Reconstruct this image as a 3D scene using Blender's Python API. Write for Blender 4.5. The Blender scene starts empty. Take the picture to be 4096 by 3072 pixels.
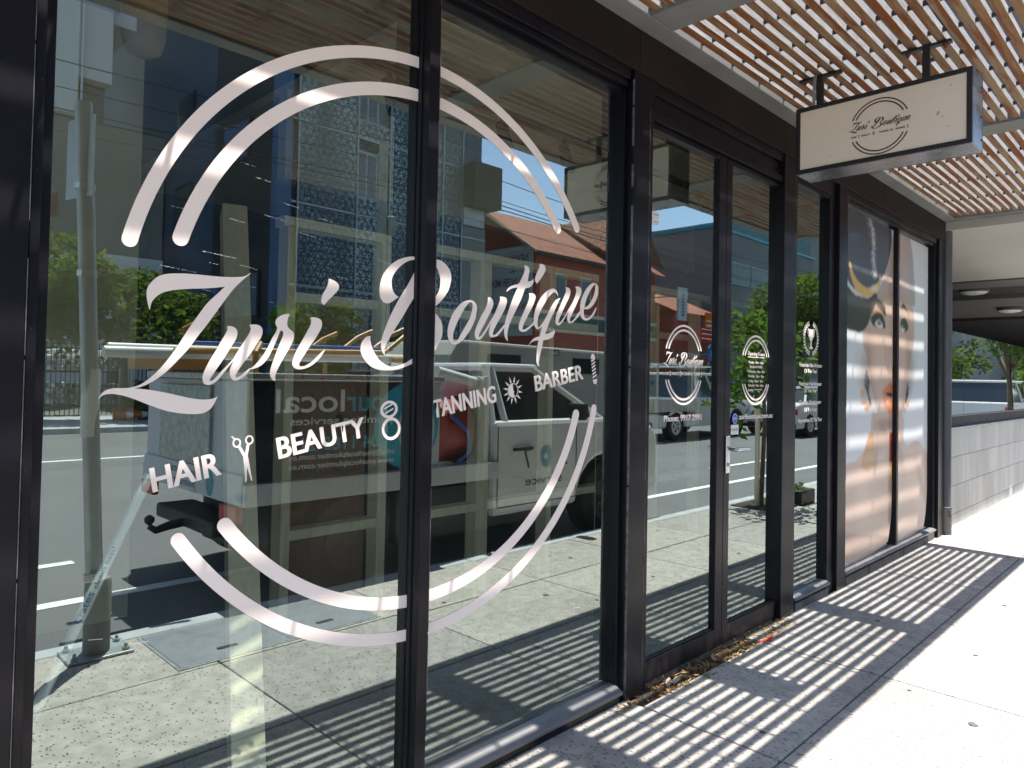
import bpy, bmesh, math, random
import numpy as np
from mathutils import Vector, Matrix
SC = bpy.context.scene
COL = SC.collection
R = math.radians
rnd = random.Random(7)

# ------------------------------------------------------------------ camera
cam_d = bpy.data.cameras.new('camera')
cam = bpy.data.objects.new('camera', cam_d); COL.objects.link(cam)
_m = Matrix(((0.701169, -0.02984, -0.71237), (-0.712727, -0.00195, -0.701439), (0.019541, 0.999553, -0.022635)))
cam.matrix_world = Matrix.Translation((0, -1.775, 1.35)) @ _m.to_4x4()
cam_d.sensor_width = 36.0; cam_d.lens = 2858.3 / 4096 * 36
cam_d.shift_y = -84.5 / 4096
cam_d.clip_start = 0.02; cam_d.clip_end = 2000
SC.camera = cam
# ------------------------------------------------------------------ sky and sun
SUN = Vector((0.167, -0.238, 1.0)).normalized()
w = bpy.data.worlds.new('World'); SC.world = w; w.use_nodes = True
nt = w.node_tree; nt.nodes.clear()
sky = nt.nodes.new('ShaderNodeTexSky'); sky.sky_type = 'NISHITA'; sky.sun_disc = False
sky.sun_elevation = math.asin(SUN.z); sky.sun_rotation = math.atan2(SUN.x, SUN.y)
sky.air_density = 1.0; sky.dust_density = 0.6; sky.ozone_density = 1.2
bg = nt.nodes.new('ShaderNodeBackground'); bg.inputs[1].default_value = 0.115
wo = nt.nodes.new('ShaderNodeOutputWorld')
nt.links.new(sky.outputs[0], bg.inputs[0]); nt.links.new(bg.outputs[0], wo.inputs[0])
sd = bpy.data.lights.new('sun', 'SUN'); sd.energy = 5.0; sd.angle = R(0.5); sd.color = (1.0, 0.955, 0.89)
so = bpy.data.objects.new('sun', sd); COL.objects.link(so)
so.rotation_euler = SUN.to_track_quat('Z', 'Y').to_euler(); so.location = (5, -8, 30)
SC.view_settings.view_transform = 'Standard'; SC.view_settings.look = 'None'
SC.view_settings.exposure = 1.58; SC.view_settings.gamma = 1.0
SC.render.engine = 'CYCLES'
SC.cycles.use_denoising = True
SC.cycles.max_bounces = 10; SC.cycles.transparent_max_bounces = 16; SC.cycles.glossy_bounces = 5
SC.cycles.sample_clamp_indirect = 6.0

# ------------------------------------------------------------------ materials
def srgb(r, g, b):
    f = lambda c: (c / 12.92 if c <= 0.04045 else ((c + 0.055) / 1.055) ** 2.4)
    return (f(r / 255), f(g / 255), f(b / 255))
class NT:
    def __init__(s, name):
        s.m = bpy.data.materials.new(name); s.m.use_nodes = True
        s.t = s.m.node_tree; s.t.nodes.clear()
        s.out = s.t.nodes.new('ShaderNodeOutputMaterial')
    def n(s, typ, **kw):
        x = s.t.nodes.new(typ)
        for k, v in kw.items():
            if k.startswith('i_'):
                x.inputs[k[2:].replace('_', ' ')].default_value = v
            else: setattr(x, k, v)
        return x
    def l(s, a, b): s.t.links.new(a, b)
    def ramp(s, fac, stops):
        r = s.n('ShaderNodeValToRGB'); e = r.color_ramp.elements
        while len(e) < len(stops): e.new(0.5)
        for i, (p, c) in enumerate(stops):
            e[i].position = p; e[i].color = tuple(c) + (1,) if len(c) == 3 else c
        s.l(fac, r.inputs[0]); return r.outputs[0]
    def noise(s, scale, detail=4, rough=0.55, vec=None, stretch=None):
        x = s.n('ShaderNodeTexNoise'); x.inputs['Scale'].default_value = scale
        x.inputs['Detail'].default_value = detail; x.inputs['Roughness'].default_value = rough
        if vec is None:
            vec = s.n('ShaderNodeTexCoord').outputs['Object']
        if stretch:
            mp = s.n('ShaderNodeMapping'); mp.inputs['Scale'].default_value = stretch
            s.l(vec, mp.inputs[0]); vec = mp.outputs[0]
        s.l(vec, x.inputs['Vector']); return x.outputs['Fac']
    def mix(s, fac, a, b, mode='MIX'):
        x = s.n('ShaderNodeMix', data_type='RGBA', blend_type=mode)
        for sock, v in ((x.inputs[0], fac), (x.inputs[6], a), (x.inputs[7], b)):
            if hasattr(v, 'is_linked') or hasattr(v, 'links'): s.l(v, sock)
            elif isinstance(v, (int, float)): sock.default_value = v
            else: sock.default_value = tuple(v) + (1,)
        return x.outputs[2]
    def pbr(s, color, rough=0.6, metal=0.0, bump=None, bdist=0.002, bstr=0.6, spec=0.5):
        p = s.n('ShaderNodeBsdfPrincipled')
        if hasattr(color, 'links'): s.l(color, p.inputs['Base Color'])
        else: p.inputs['Base Color'].default_value = tuple(color) + (1,)
        if hasattr(rough, 'links'): s.l(rough, p.inputs['Roughness'])
        else: p.inputs['Roughness'].default_value = rough
        p.inputs['Metallic'].default_value = metal
        p.inputs['Specular IOR Level'].default_value = spec
        if bump is not None:
            b = s.n('ShaderNodeBump'); b.inputs['Distance'].default_value = bdist; b.inputs['Strength'].default_value = bstr
            s.l(bump, b.inputs['Height']); s.l(b.outputs[0], p.inputs['Normal'])
        s.l(p.outputs[0], s.out.inputs[0]); return s.m
MC = {}
def simple(name, color, rough=0.6, metal=0.0, var=0.15, scale=6.0, bump=0.0, stretch=None, spec=0.5):
    if name in MC: return MC[name]
    t = NT(name)
    n = t.noise(scale, 5, stretch=stretch)
    lo = tuple(c * (1 - var) for c in color); hi = tuple(min(1, c * (1 + var)) for c in color)
    c = t.ramp(n, [(0.3, lo), (0.7, hi)])
    rr = t.ramp(t.noise(scale * 3, 3), [(0.3, (max(0.02, rough - 0.08),) * 3), (0.7, (min(1, rough + 0.08),) * 3)])
    MC[name] = t.pbr(c, rr, metal, bump=(t.noise(scale * 12, 4) if bump else None), bdist=bump or 0.001, spec=spec)
    return MC[name]

def mat_frame():
    t = NT('dark bronze aluminium')
    n = t.noise(3.0, 5, stretch=(1, 1, 0.15)); sp = t.noise(260, 2)
    c = t.ramp(n, [(0.3, (0.004, 0.0045, 0.009)), (0.7, (0.010, 0.0075, 0.010))])
    s = t.ramp(sp, [(0.745, (0, 0, 0)), (0.76, (1, 1, 1))])
    c = t.mix(s, c, (0.20, 0.19, 0.18))
    co = t.n('ShaderNodeTexCoord').outputs['Object']; sz = t.n('ShaderNodeSeparateXYZ'); t.l(co, sz.inputs[0])
    low = t.ramp(sz.outputs['Z'], [(0.0, (1, 1, 1)), (0.35, (0, 0, 0))])
    gr = t.ramp(t.noise(22, 6, rough=0.7, vec=co, stretch=(1, 1, 0.3)), [(0.42, (0, 0, 0)), (0.75, (0.22, 0.22, 0.22))])
    c = t.mix(t.mix(1.0, low, gr, 'MULTIPLY'), c, (0.13, 0.12, 0.105))
    scf = t.ramp(t.noise(9, 6, rough=0.75, vec=co, stretch=(6, 6, 0.25)), [(0.66, (0, 0, 0)), (0.74, (0.35, 0.35, 0.35))])
    c = t.mix(scf, c, (0.055, 0.05, 0.05))
    return t.pbr(c, t.ramp(n, [(0.3, (0.30,) * 3), (0.75, (0.46,) * 3)]), 0.0, bump=t.noise(90, 3), bdist=0.0004, spec=0.25)
def mat_fascia():
    t = NT('dark fascia sheet')
    n = t.noise(2.5, 6, stretch=(1, 1, 0.2))
    c = t.ramp(n, [(0.25, (0.008, 0.006, 0.006)), (0.6, (0.017, 0.011, 0.010)), (0.85, (0.035, 0.018, 0.012))])
    return t.pbr(c, 0.55, 0.0, bump=t.noise(30, 4), bdist=0.0008, spec=0.25)
def mat_glass(name='tinted shop glass', refl=0.285, trans=(0.89, 0.95, 0.90), gl=(0.83, 0.955, 0.925)):
    t = NT(name)
    geo = t.n('ShaderNodeNewGeometry')
    lw = t.n('ShaderNodeFresnel'); lw.inputs[0].default_value = 1.5
    f = t.n('ShaderNodeMath', operation='MULTIPLY_ADD'); t.l(lw.outputs[0], f.inputs[0]); f.inputs[1].default_value = 0.9; f.inputs[2].default_value = refl
    f.use_clamp = True
    fb = t.n('ShaderNodeMath', operation='SUBTRACT'); fb.inputs[0].default_value = 1; t.l(geo.outputs['Backfacing'], fb.inputs[1])
    ff = t.n('ShaderNodeMath', operation='MULTIPLY'); t.l(f.outputs[0], ff.inputs[0]); t.l(fb.outputs[0], ff.inputs[1])
    tr = t.n('ShaderNodeBsdfTransparent'); tc = t.mix(geo.outputs['Backfacing'], trans, (0.97, 0.985, 0.98)); t.l(tc, tr.inputs[0])
    g = t.n('ShaderNodeBsdfGlossy'); g.inputs['Roughness'].default_value = 0.0
    g.inputs['Color'].default_value = gl + (1,)
    # very slight waviness of the panes
    b = t.n('ShaderNodeBump'); b.inputs['Distance'].default_value = 0.0011; b.inputs['Strength'].default_value = 0.12
    t.l(t.noise(2.2, 1), b.inputs['Height']); t.l(b.outputs[0], g.inputs['Normal'])
    mx = t.n('ShaderNodeMixShader'); t.l(ff.outputs[0], mx.inputs[0]); t.l(tr.outputs[0], mx.inputs[1]); t.l(g.outputs[0], mx.inputs[2])
    # a thin uneven veil of dust and wiping smears on the outer face
    df = t.n('ShaderNodeBsdfDiffuse'); df.inputs[0].default_value = (0.62, 0.68, 0.64, 1)
    sm_ = t.ramp(t.noise(1.6, 6, rough=0.65, stretch=(1.0, 1.0, 0.45)), [(0.40, (0.002,) * 3), (0.75, (0.020,) * 3)])
    vf = t.n('ShaderNodeMath', operation='MULTIPLY'); t.l(sm_, vf.inputs[0]); t.l(fb.outputs[0], vf.inputs[1])
    m2 = t.n('ShaderNodeMixShader'); t.l(vf.outputs[0], m2.inputs[0]); t.l(mx.outputs[0], m2.inputs[1]); t.l(df.outputs[0], m2.inputs[2])
    t.l(m2.outputs[0], t.out.inputs[0]); return t.m
def mat_paving():
    t = NT('exposed aggregate concrete')
    co = t.n('ShaderNodeTexCoord').outputs['Object']
    big = t.noise(1.1, 5, vec=co); mid = t.noise(14, 5, vec=co)
    c = t.ramp(big, [(0.3, (0.29, 0.276, 0.255)), (0.7, (0.38, 0.362, 0.332))])
    c = t.mix(0.35, c, t.ramp(mid, [(0.35, (0.20, 0.19, 0.177)), (0.65, (0.46, 0.438, 0.405))]))
    mp = t.n('ShaderNodeMapping'); mp.inputs['Scale'].default_value = (1.0, 0.62, 1.0); mp.inputs['Rotation'].default_value = (0, 0, 0.5); t.l(co, mp.inputs[0])
    v = t.n('ShaderNodeTexVoronoi'); v.inputs['Scale'].default_value = 66; v.inputs['Randomness'].default_value = 1; t.l(mp.outputs[0], v.inputs['Vector'])
    sel = t.n('ShaderNodeSeparateColor'); t.l(v.outputs['Color'], sel.inputs[0])
    d = t.ramp(v.outputs['Distance'], [(0.22, (1, 1, 1)), (0.31, (0, 0, 0))])
    pick = t.ramp(sel.outputs[0], [(0.36, (0, 0, 0)), (0.38, (1, 1, 1))])
    pits = t.mix(1.0, d, pick, 'MULTIPLY')
    c = t.mix(pits, c, (0.125, 0.118, 0.11))
    st = t.ramp(t.noise(3.3, 3, vec=co), [(0.70, (0, 0, 0)), (0.80, (1, 1, 1))])
    c = t.mix(t.mix(0.75, st, (0, 0, 0)), c, (0.17, 0.16, 0.15))
    oi = t.n('ShaderNodeObjectInfo')
    c = t.mix(1.0, c, t.ramp(oi.outputs['Random'], [(0, (0.86, 0.86, 0.87)), (0.5, (1.0, 0.99, 0.97)), (1, (1.10, 1.09, 1.06))]), 'MULTIPLY')
    soil = t.ramp(t.noise(0.8, 6, rough=0.7, vec=co), [(0.52, (0, 0, 0)), (0.74, (0.55, 0.55, 0.55))])
    c = t.mix(soil, c, t.mix(1.0, c, (0.62, 0.58, 0.53), 'MULTIPLY'))
    h = t.mix(pits, t.noise(120, 4, vec=co), (0, 0, 0))
    return t.pbr(c, 0.85, 0, bump=h, bdist=0.0025, bstr=0.8, spec=0.3)
def mat_asphalt():
    t = NT('asphalt'); n = t.noise(0.7, 6); g = t.noise(160, 3)
    c = t.mix(0.4, t.ramp(n, [(0.3, (0.085, 0.088, 0.09)), (0.7, (0.13, 0.132, 0.133))]), t.ramp(g, [(0.3, (0.05, 0.05, 0.05)), (0.7, (0.22, 0.22, 0.22))]))
    return t.pbr(c, 0.85, 0, bump=g, bdist=0.003)
def mat_slat():
    t = NT('weathered timber batten')
    oi = t.n('ShaderNodeObjectInfo'); co = t.n('ShaderNodeTexCoord').outputs['Object']
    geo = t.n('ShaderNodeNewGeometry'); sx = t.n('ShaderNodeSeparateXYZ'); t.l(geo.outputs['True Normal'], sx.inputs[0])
    off = t.n('ShaderNodeVectorMath', operation='SCALE'); cx = t.n('ShaderNodeCombineXYZ'); t.l(oi.outputs['Random'], cx.inputs[0]); t.l(oi.outputs['Random'], cx.inputs[1])
    t.l(cx.outputs[0], off.inputs[0]); off.inputs['Scale'].default_value = 37.0
    ad = t.n('ShaderNodeVectorMath', operation='ADD'); t.l(co, ad.inputs[0]); t.l(off.outputs[0], ad.inputs[1]); v = ad.outputs[0]
    grain = t.noise(9, 6, vec=v, stretch=(1.2, 14, 14)); blot = t.noise(3.2, 5, vec=v, stretch=(1, 6, 6))
    base = t.ramp(oi.outputs['Random'], [(0.0, (0.25, 0.18, 0.11)), (0.35, (0.36, 0.26, 0.16)), (0.7, (0.24, 0.155, 0.09)), (1.0, (0.30, 0.17, 0.085))])
    rust = t.ramp(t.noise(1.9, 6, rough=0.65, vec=v, stretch=(1, 9, 9)), [(0.45, (0, 0, 0)), (0.56, (0.9, 0.9, 0.9))])
    c = t.mix(rust, base, (0.20, 0.062, 0.018))
    c = t.mix(0.45, c, t.mix(1.0, c, t.ramp(grain, [(0.3, (0.45, 0.42, 0.40)), (0.7, (1.25, 1.2, 1.15))]), 'MULTIPLY'))
    c = t.mix(t.ramp(blot, [(0.62, (0, 0, 0)), (0.72, (0.6, 0.6, 0.6))]), c, (0.07, 0.035, 0.018))
    # sunlight on the sides is painted in as pale grey, the underside is stained
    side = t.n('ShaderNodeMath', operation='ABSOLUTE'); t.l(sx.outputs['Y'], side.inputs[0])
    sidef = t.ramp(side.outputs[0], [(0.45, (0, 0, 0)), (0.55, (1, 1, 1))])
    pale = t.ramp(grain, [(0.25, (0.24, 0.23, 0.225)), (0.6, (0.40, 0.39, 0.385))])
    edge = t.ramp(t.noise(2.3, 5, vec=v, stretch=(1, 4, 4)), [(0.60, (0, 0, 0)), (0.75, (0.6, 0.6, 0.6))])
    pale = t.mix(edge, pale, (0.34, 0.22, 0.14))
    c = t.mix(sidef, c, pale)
    return t.pbr(c, 0.8, 0, bump=grain, bdist=0.002, spec=0.25)
def mat_beam():
    t = NT('painted concrete beam'); n = t.noise(3, 6); co = t.n('ShaderNodeTexCoord').outputs['Object']
    c = t.ramp(n, [(0.3, (0.135, 0.135, 0.132)), (0.7, (0.20, 0.198, 0.19))])
    rust = t.ramp(t.noise(5.0, 6, rough=0.7, vec=co), [(0.66, (0, 0, 0)), (0.76, (0.75, 0.75, 0.75))])
    c = t.mix(rust, c, (0.20, 0.09, 0.035))
    return t.pbr(c, 0.7, 0, bump=t.noise(60, 4), bdist=0.001)
def mat_timber(name, lo, hi):
    t = NT(name); co = t.n('ShaderNodeTexCoord').outputs['Object']
    g = t.noise(6, 6, vec=co, stretch=(9, 9, 0.7)); kn = t.n('ShaderNodeTexVoronoi'); kn.inputs['Scale'].default_value = 3.0; t.l(co, kn.inputs['Vector'])
    c = t.ramp(g, [(0.3, lo), (0.7, hi)])
    c = t.mix(t.ramp(kn.outputs['Distance'], [(0.05, (1, 1, 1)), (0.09, (0, 0, 0))]), c, tuple(x * 0.3 for x in lo))
    return t.pbr(c, 0.7, 0, bump=g, bdist=0.001)
def mat_block():
    t = NT('grey concrete block'); oi = t.n('ShaderNodeObjectInfo')
    c = t.ramp(oi.outputs['Random'], [(0, (0.42, 0.405, 0.38)), (0.5, (0.52, 0.505, 0.475)), (1, (0.47, 0.45, 0.42))])
    n = t.noise(2.2, 6, stretch=(3, 3, 0.6))
    c = t.mix(0.5, c, t.mix(1.0, c, t.ramp(n, [(0.3, (0.7, 0.7, 0.7)), (0.7, (1.2, 1.2, 1.2))]), 'MULTIPLY'))
    return t.pbr(c, 0.8, 0, bump=t.noise(150, 4), bdist=0.001)
def mat_tiles():
    t = NT('terracotta roof tiles'); co = t.n('ShaderNodeTexCoord').outputs['Object']
    b = t.n('ShaderNodeTexBrick'); b.inputs['Scale'].default_value = 1.0; b.inputs['Brick Width'].default_value = 0.32; b.inputs['Row Height'].default_value = 0.3
    b.inputs['Mortar Size'].default_value = 0.03; b.inputs['Color1'].default_value = (0.36, 0.095, 0.035, 1); b.inputs['Color2'].default_value = (0.24, 0.06, 0.025, 1); b.inputs['Mortar'].default_value = (0.05, 0.02, 0.012, 1)
    t.l(co, b.inputs['Vector'])
    c = t.mix(0.3, b.outputs['Color'], t.ramp(t.noise(1.2, 5), [(0.3, (0.12, 0.05, 0.03)), (0.7, (0.42, 0.16, 0.08))]))
    return t.pbr(c, 0.75, 0, bump=b.outputs['Fac'], bdist=0.02)
def mat_brick():
    t = NT('red brick'); co = t.n('ShaderNodeTexCoord').outputs['Object']
    mp = t.n('ShaderNodeMapping'); mp.inputs['Rotation'].default_value = (R(90), 0, 0); t.l(co, mp.inputs[0])
    b = t.n('ShaderNodeTexBrick'); b.inputs['Scale'].default_value = 1.0; b.inputs['Brick Width'].default_value = 0.24; b.inputs['Row Height'].default_value = 0.085
    b.inputs['Mortar Size'].default_value = 0.008; b.inputs['Color1'].default_value = (0.42, 0.062, 0.026, 1); b.inputs['Color2'].default_value = (0.31, 0.044, 0.020, 1); b.inputs['Mortar'].default_value = (0.22, 0.17, 0.14, 1)
    t.l(mp.outputs[0], b.inputs['Vector'])
    return t.pbr(t.mix(0.3, b.outputs['Color'], t.ramp(t.noise(0.8, 4), [(0.3, (0.12, 0.035, 0.02)), (0.7, (0.33, 0.10, 0.05))])), 0.85)
def mat_screen():
    t = NT('perforated metal screen'); co = t.n('ShaderNodeTexCoord').outputs['Object']
    sp = t.n('ShaderNodeSeparateXYZ'); t.l(co, sp.inputs[0]); cb = t.n('ShaderNodeCombineXYZ'); t.l(sp.outputs['X'], cb.inputs[0]); t.l(sp.outputs['Z'], cb.inputs[1])
    acc = None
    for a in (0, 60, 120):
        mp = t.n('ShaderNodeMapping'); mp.inputs['Rotation'].default_value = (0, 0, R(a)); t.l(cb.outputs[0], mp.inputs[0])
        br = t.n('ShaderNodeTexBrick'); br.offset = 0.5; br.inputs['Scale'].default_value = 1; br.inputs['Brick Width'].default_value = 0.50; br.inputs['Row Height'].default_value = 0.25
        br.inputs['Mortar Size'].default_value = 0.022; t.l(mp.outputs[0], br.inputs['Vector'])
        acc = br.outputs['Fac'] if acc is None else t.mix(1.0, acc, br.outputs['Fac'], 'LIGHTEN')
    shade = t.noise(0.28, 3, vec=co, stretch=(2.4, 1, 0.7))
    c = t.mix(acc, t.ramp(shade, [(0.38, (0.14, 0.20, 0.23)), (0.62, (0.36, 0.46, 0.47))]), (0.02, 0.03, 0.04))
    return t.pbr(c, 0.5, 0.2)
def mat_leaf(name, a, b):
    t = NT(name); g = t.n('ShaderNodeNewGeometry'); n = t.noise(1.3, 3)
    rp = t.ramp(g.outputs['Random Per Island'], [(0, a), (1, b)])
    d = t.n('ShaderNodeBsdfDiffuse'); t.l(rp, d.inputs[0])
    tl = t.n('ShaderNodeBsdfTranslucent'); t.l(t.mix(0.5, rp, (0.16, 0.26, 0.03)), tl.inputs[0])
    mx = t.n('ShaderNodeMixShader'); mx.inputs[0].default_value = 0.4; t.l(d.outputs[0], mx.inputs[1]); t.l(tl.outputs[0], mx.inputs[2])
    t.l(mx.outputs[0], t.out.inputs[0]); return t.m
def mat_clad(name, a, b, pitch, axis='Z'):
    t = NT(name); co = t.n('ShaderNodeTexCoord').outputs['Object']
    wv = t.n('ShaderNodeTexWave', wave_type='BANDS', bands_direction=axis, wave_profile='SAW'); wv.inputs['Scale'].default_value = 0.314 / pitch
    t.l(co, wv.inputs['Vector'])
    c = t.mix(t.ramp(wv.outputs['Fac'], [(0.0, (1, 1, 1)), (0.08, (0, 0, 0))]), t.ramp(t.noise(0.5, 5), [(0.3, a), (0.7, b)]), tuple(x * 0.35 for x in a))
    return t.pbr(c, 0.6, 0)

M = {}
def paint(name, col, rough=0.35, metal=0.0, var=0.06): return simple(name, col, rough, metal, var, 2.0)
M['frame'] = mat_frame(); M['fascia'] = mat_fascia(); M['glass'] = mat_glass()
M['glass2'] = mat_glass('clear screen glass', 0.30, (0.55, 0.60, 0.57), (0.9, 0.96, 0.95))
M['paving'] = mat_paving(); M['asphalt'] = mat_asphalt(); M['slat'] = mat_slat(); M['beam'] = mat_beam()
M['stud'] = mat_timber('pine stud', (0.68, 0.59, 0.41), (0.82, 0.73, 0.53)); M['board'] = mat_timber('brown board', (0.20, 0.108, 0.06), (0.25, 0.14, 0.08))
M['block'] = mat_block(); M['tiles'] = mat_tiles(); M['brick'] = mat_brick(); M['screen'] = mat_screen()
M['vinyl'] = simple('pale vinyl film', (0.90, 0.775, 0.715), 0.6, 0, 0.015, 3.0, spec=0.2)
M['white'] = paint('white paint', (0.78, 0.78, 0.77)); M['dirtywhite'] = simple('aged white enamel', (0.66, 0.66, 0.64), 0.4, 0, 0.12, 3)
M['black'] = simple('black plastic', (0.012, 0.012, 0.013), 0.5); M['rubber'] = simple('tyre rubber', (0.018, 0.018, 0.018), 0.85)
M['sill'] = simple('pale aluminium sill', (0.20, 0.195, 0.20), 0.42, 0.4, 0.2, 8, stretch=(0.3, 1, 1))
M['alu'] = simple('mill aluminium', (0.55, 0.56, 0.57), 0.32, 0.85, 0.12, 10); M['galv'] = simple('galvanised steel', (0.34, 0.37, 0.38), 0.45, 0.6, 0.2, 9)
M['signface'] = simple('cream acrylic sign face', (0.70, 0.60, 0.49), 0.45, 0, 0.03, 2); M['brown'] = simple('brown print', (0.055, 0.026, 0.02), 0.6)
M['signmetal'] = simple('dark sign cabinet metal', (0.22, 0.22, 0.24), 0.24, 0.75, 0.06, 3)
M['signframe'] = simple('black sign frame', (0.012, 0.011, 0.014), 0.4)
M['rust'] = simple('rusty bolt', (0.16, 0.05, 0.025), 0.8); M['pipe'] = simple('grey plastic pipe', (0.085, 0.085, 0.095), 0.45, 0, 0.15, 4)
M['kerb'] = simple('kerb concrete', (0.36, 0.38, 0.39), 0.85, 0, 0.15, 5, 0.001); M['line'] = simple('road paint', (0.70, 0.70, 0.67), 0.7, 0, 0.15, 9)
M['lid'] = simple('grey service lid', (0.20, 0.215, 0.235), 0.55, 0.3, 0.1, 5)
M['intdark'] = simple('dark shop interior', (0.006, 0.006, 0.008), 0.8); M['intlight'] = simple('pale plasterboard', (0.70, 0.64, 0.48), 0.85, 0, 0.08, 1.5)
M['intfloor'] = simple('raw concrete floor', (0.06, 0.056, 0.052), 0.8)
M['soffit'] = simple('pale painted soffit', (0.42, 0.405, 0.375), 0.8, 0, 0.05, 1.2); M['soffit2'] = simple('grey soffit', (0.13, 0.125, 0.12), 0.8, 0, 0.06, 1.2)
M['darksoffit'] = simple('charcoal bulkhead', (0.03, 0.03, 0.032), 0.7); M['red'] = paint('red plastic', (0.45, 0.035, 0.02), 0.4)
M['carglass'] = simple('car window glass', (0.015, 0.022, 0.022), 0.04, 0, 0.1, 1, spec=0.9)
M['carwhite'] = simple('white car paint', (0.70, 0.71, 0.70), 0.18, 0, 0.03, 1, spec=0.7); M['carblue'] = simple('dark blue car paint', (0.02, 0.045, 0.14), 0.2, 0.2, 0.1, 1)
M['carsilver'] = simple('silver car paint', (0.42, 0.43, 0.44), 0.28, 0.5, 0.05, 1); M['chrome'] = simple('bright metal', (0.7, 0.7, 0.7), 0.15, 0.95, 0.05, 4)
M['caravan'] = simple('beige caravan panel', (0.36, 0.34, 0.29), 0.45, 0, 0.08, 1.5)
M['taillight'] = simple('red tail lamp lens', (0.45, 0.02, 0.012), 0.2); M['lamp'] = simple('clear lamp lens', (0.6, 0.62, 0.62), 0.1)
M['navy'] = simple('dark navy sign panel', (0.007, 0.012, 0.024), 0.3, 0, 0.1, 2); M['teal'] = paint('teal vinyl', (0.02, 0.25, 0.34)); M['greyvinyl'] = paint('grey vinyl', (0.36, 0.40, 0.40))
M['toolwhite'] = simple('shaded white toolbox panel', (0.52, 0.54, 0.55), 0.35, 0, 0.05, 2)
M['yellow'] = simple('ochre painted rack steel', (0.42, 0.21, 0.05), 0.5, 0, 0.15, 6); M['blue'] = paint('blue hose', (0.03, 0.11, 0.38)); M['redhose'] = simple('red hose', (0.33, 0.035, 0.018), 0.5)
M['orange'] = paint('orange plastic', (0.62, 0.13, 0.03)); M['pvc'] = simple('white pvc pipe', (0.66, 0.68, 0.66), 0.35, 0, 0.06, 3)
M['bark'] = simple('grey brown bark', (0.13, 0.095, 0.06), 0.9, 0, 0.3, 12, 0.004); M['soil'] = simple('dark soil', (0.035, 0.026, 0.018), 0.95, 0, 0.4, 40, 0.004)
M['leafA'] = mat_leaf('olive foliage', (0.050, 0.085, 0.016), (0.115, 0.155, 0.035)); M['leafB'] = mat_leaf('bright foliage', (0.055, 0.13, 0.018), (0.12, 0.22, 0.04))
M['render'] = simple('pale render', (0.72, 0.75, 0.74), 0.8, 0, 0.06, 0.6); M['concrete'] = simple('grey concrete wall', (0.20, 0.205, 0.195), 0.85, 0, 0.15, 0.8, 0.002)
M['claddark'] = mat_clad('black cladding', (0.008, 0.010, 0.015), (0.014, 0.018, 0.025), 0.25); M['cladblue'] = mat_clad('slate cladding', (0.030, 0.060, 0.115), (0.05, 0.085, 0.14), 0.3)
M['slate'] = simple('slate blue panel', (0.045, 0.10, 0.20), 0.5); M['skyglass'] = simple('building window glass', (0.03, 0.05, 0.07), 0.04, 0, 0.1, 1, spec=1.0)
M['greywall'] = simple('grey warehouse wall', (0.17, 0.175, 0.18), 0.8, 0, 0.1, 0.5); M['greenfascia'] = paint('dark green fascia', (0.015, 0.055, 0.05)); M['cream'] = simple('cream trim', (0.50, 0.44, 0.30), 0.7)
M['signwhite'] = simple('faded white sign board', (0.42, 0.44, 0.43), 0.6, 0, 0.06, 1); M['lettergrey'] = simple('dark sign lettering', (0.05, 0.06, 0.06), 0.6)
M['litter'] = mat_leaf('dry leaf litter', (0.12, 0.055, 0.022), (0.48, 0.33, 0.18)); M['scratch'] = simple('glass scratch', (0.75, 0.78, 0.78), 0.7)
M['lampshade'] = simple('beige lamp shade', (0.50, 0.36, 0.22), 0.7); M['sticker'] = paint('white sticker', (0.75, 0.75, 0.73), 0.5); M['adt'] = paint('blue sticker', (0.02, 0.10, 0.55), 0.4)
M['kickpale'] = simple('dusty skirting', (0.10, 0.095, 0.09), 0.7, 0, 0.3, 8); M['chequer'] = simple('chequer plate aluminium', (0.40, 0.43, 0.42), 0.35, 0.7, 0.35, 22)
M['moppole'] = simple('pale blue metal pole', (0.52, 0.60, 0.62), 0.35, 0.1, 0.04, 3); M['textblue'] = paint('blue print', (0.03, 0.09, 0.22), 0.5)
M['ground'] = simple('far ground', (0.14, 0.135, 0.12), 0.95, 0, 0.2, 0.05); M['green'] = simple('green upholstery', (0.05, 0.16, 0.10), 0.8)

M['greypole'] = simple('weathered grey pole', (0.24, 0.26, 0.23), 0.85, 0, 0.15, 3)
M['edge'] = simple('worn edge highlight', (0.13, 0.125, 0.13), 0.35, 0.3, 0.5, 30)
M['smudge'] = simple('grey smudge', (0.40, 0.35, 0.29), 0.7)
M['tealbright'] = paint('bright teal vinyl', (0.02, 0.36, 0.50))

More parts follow.
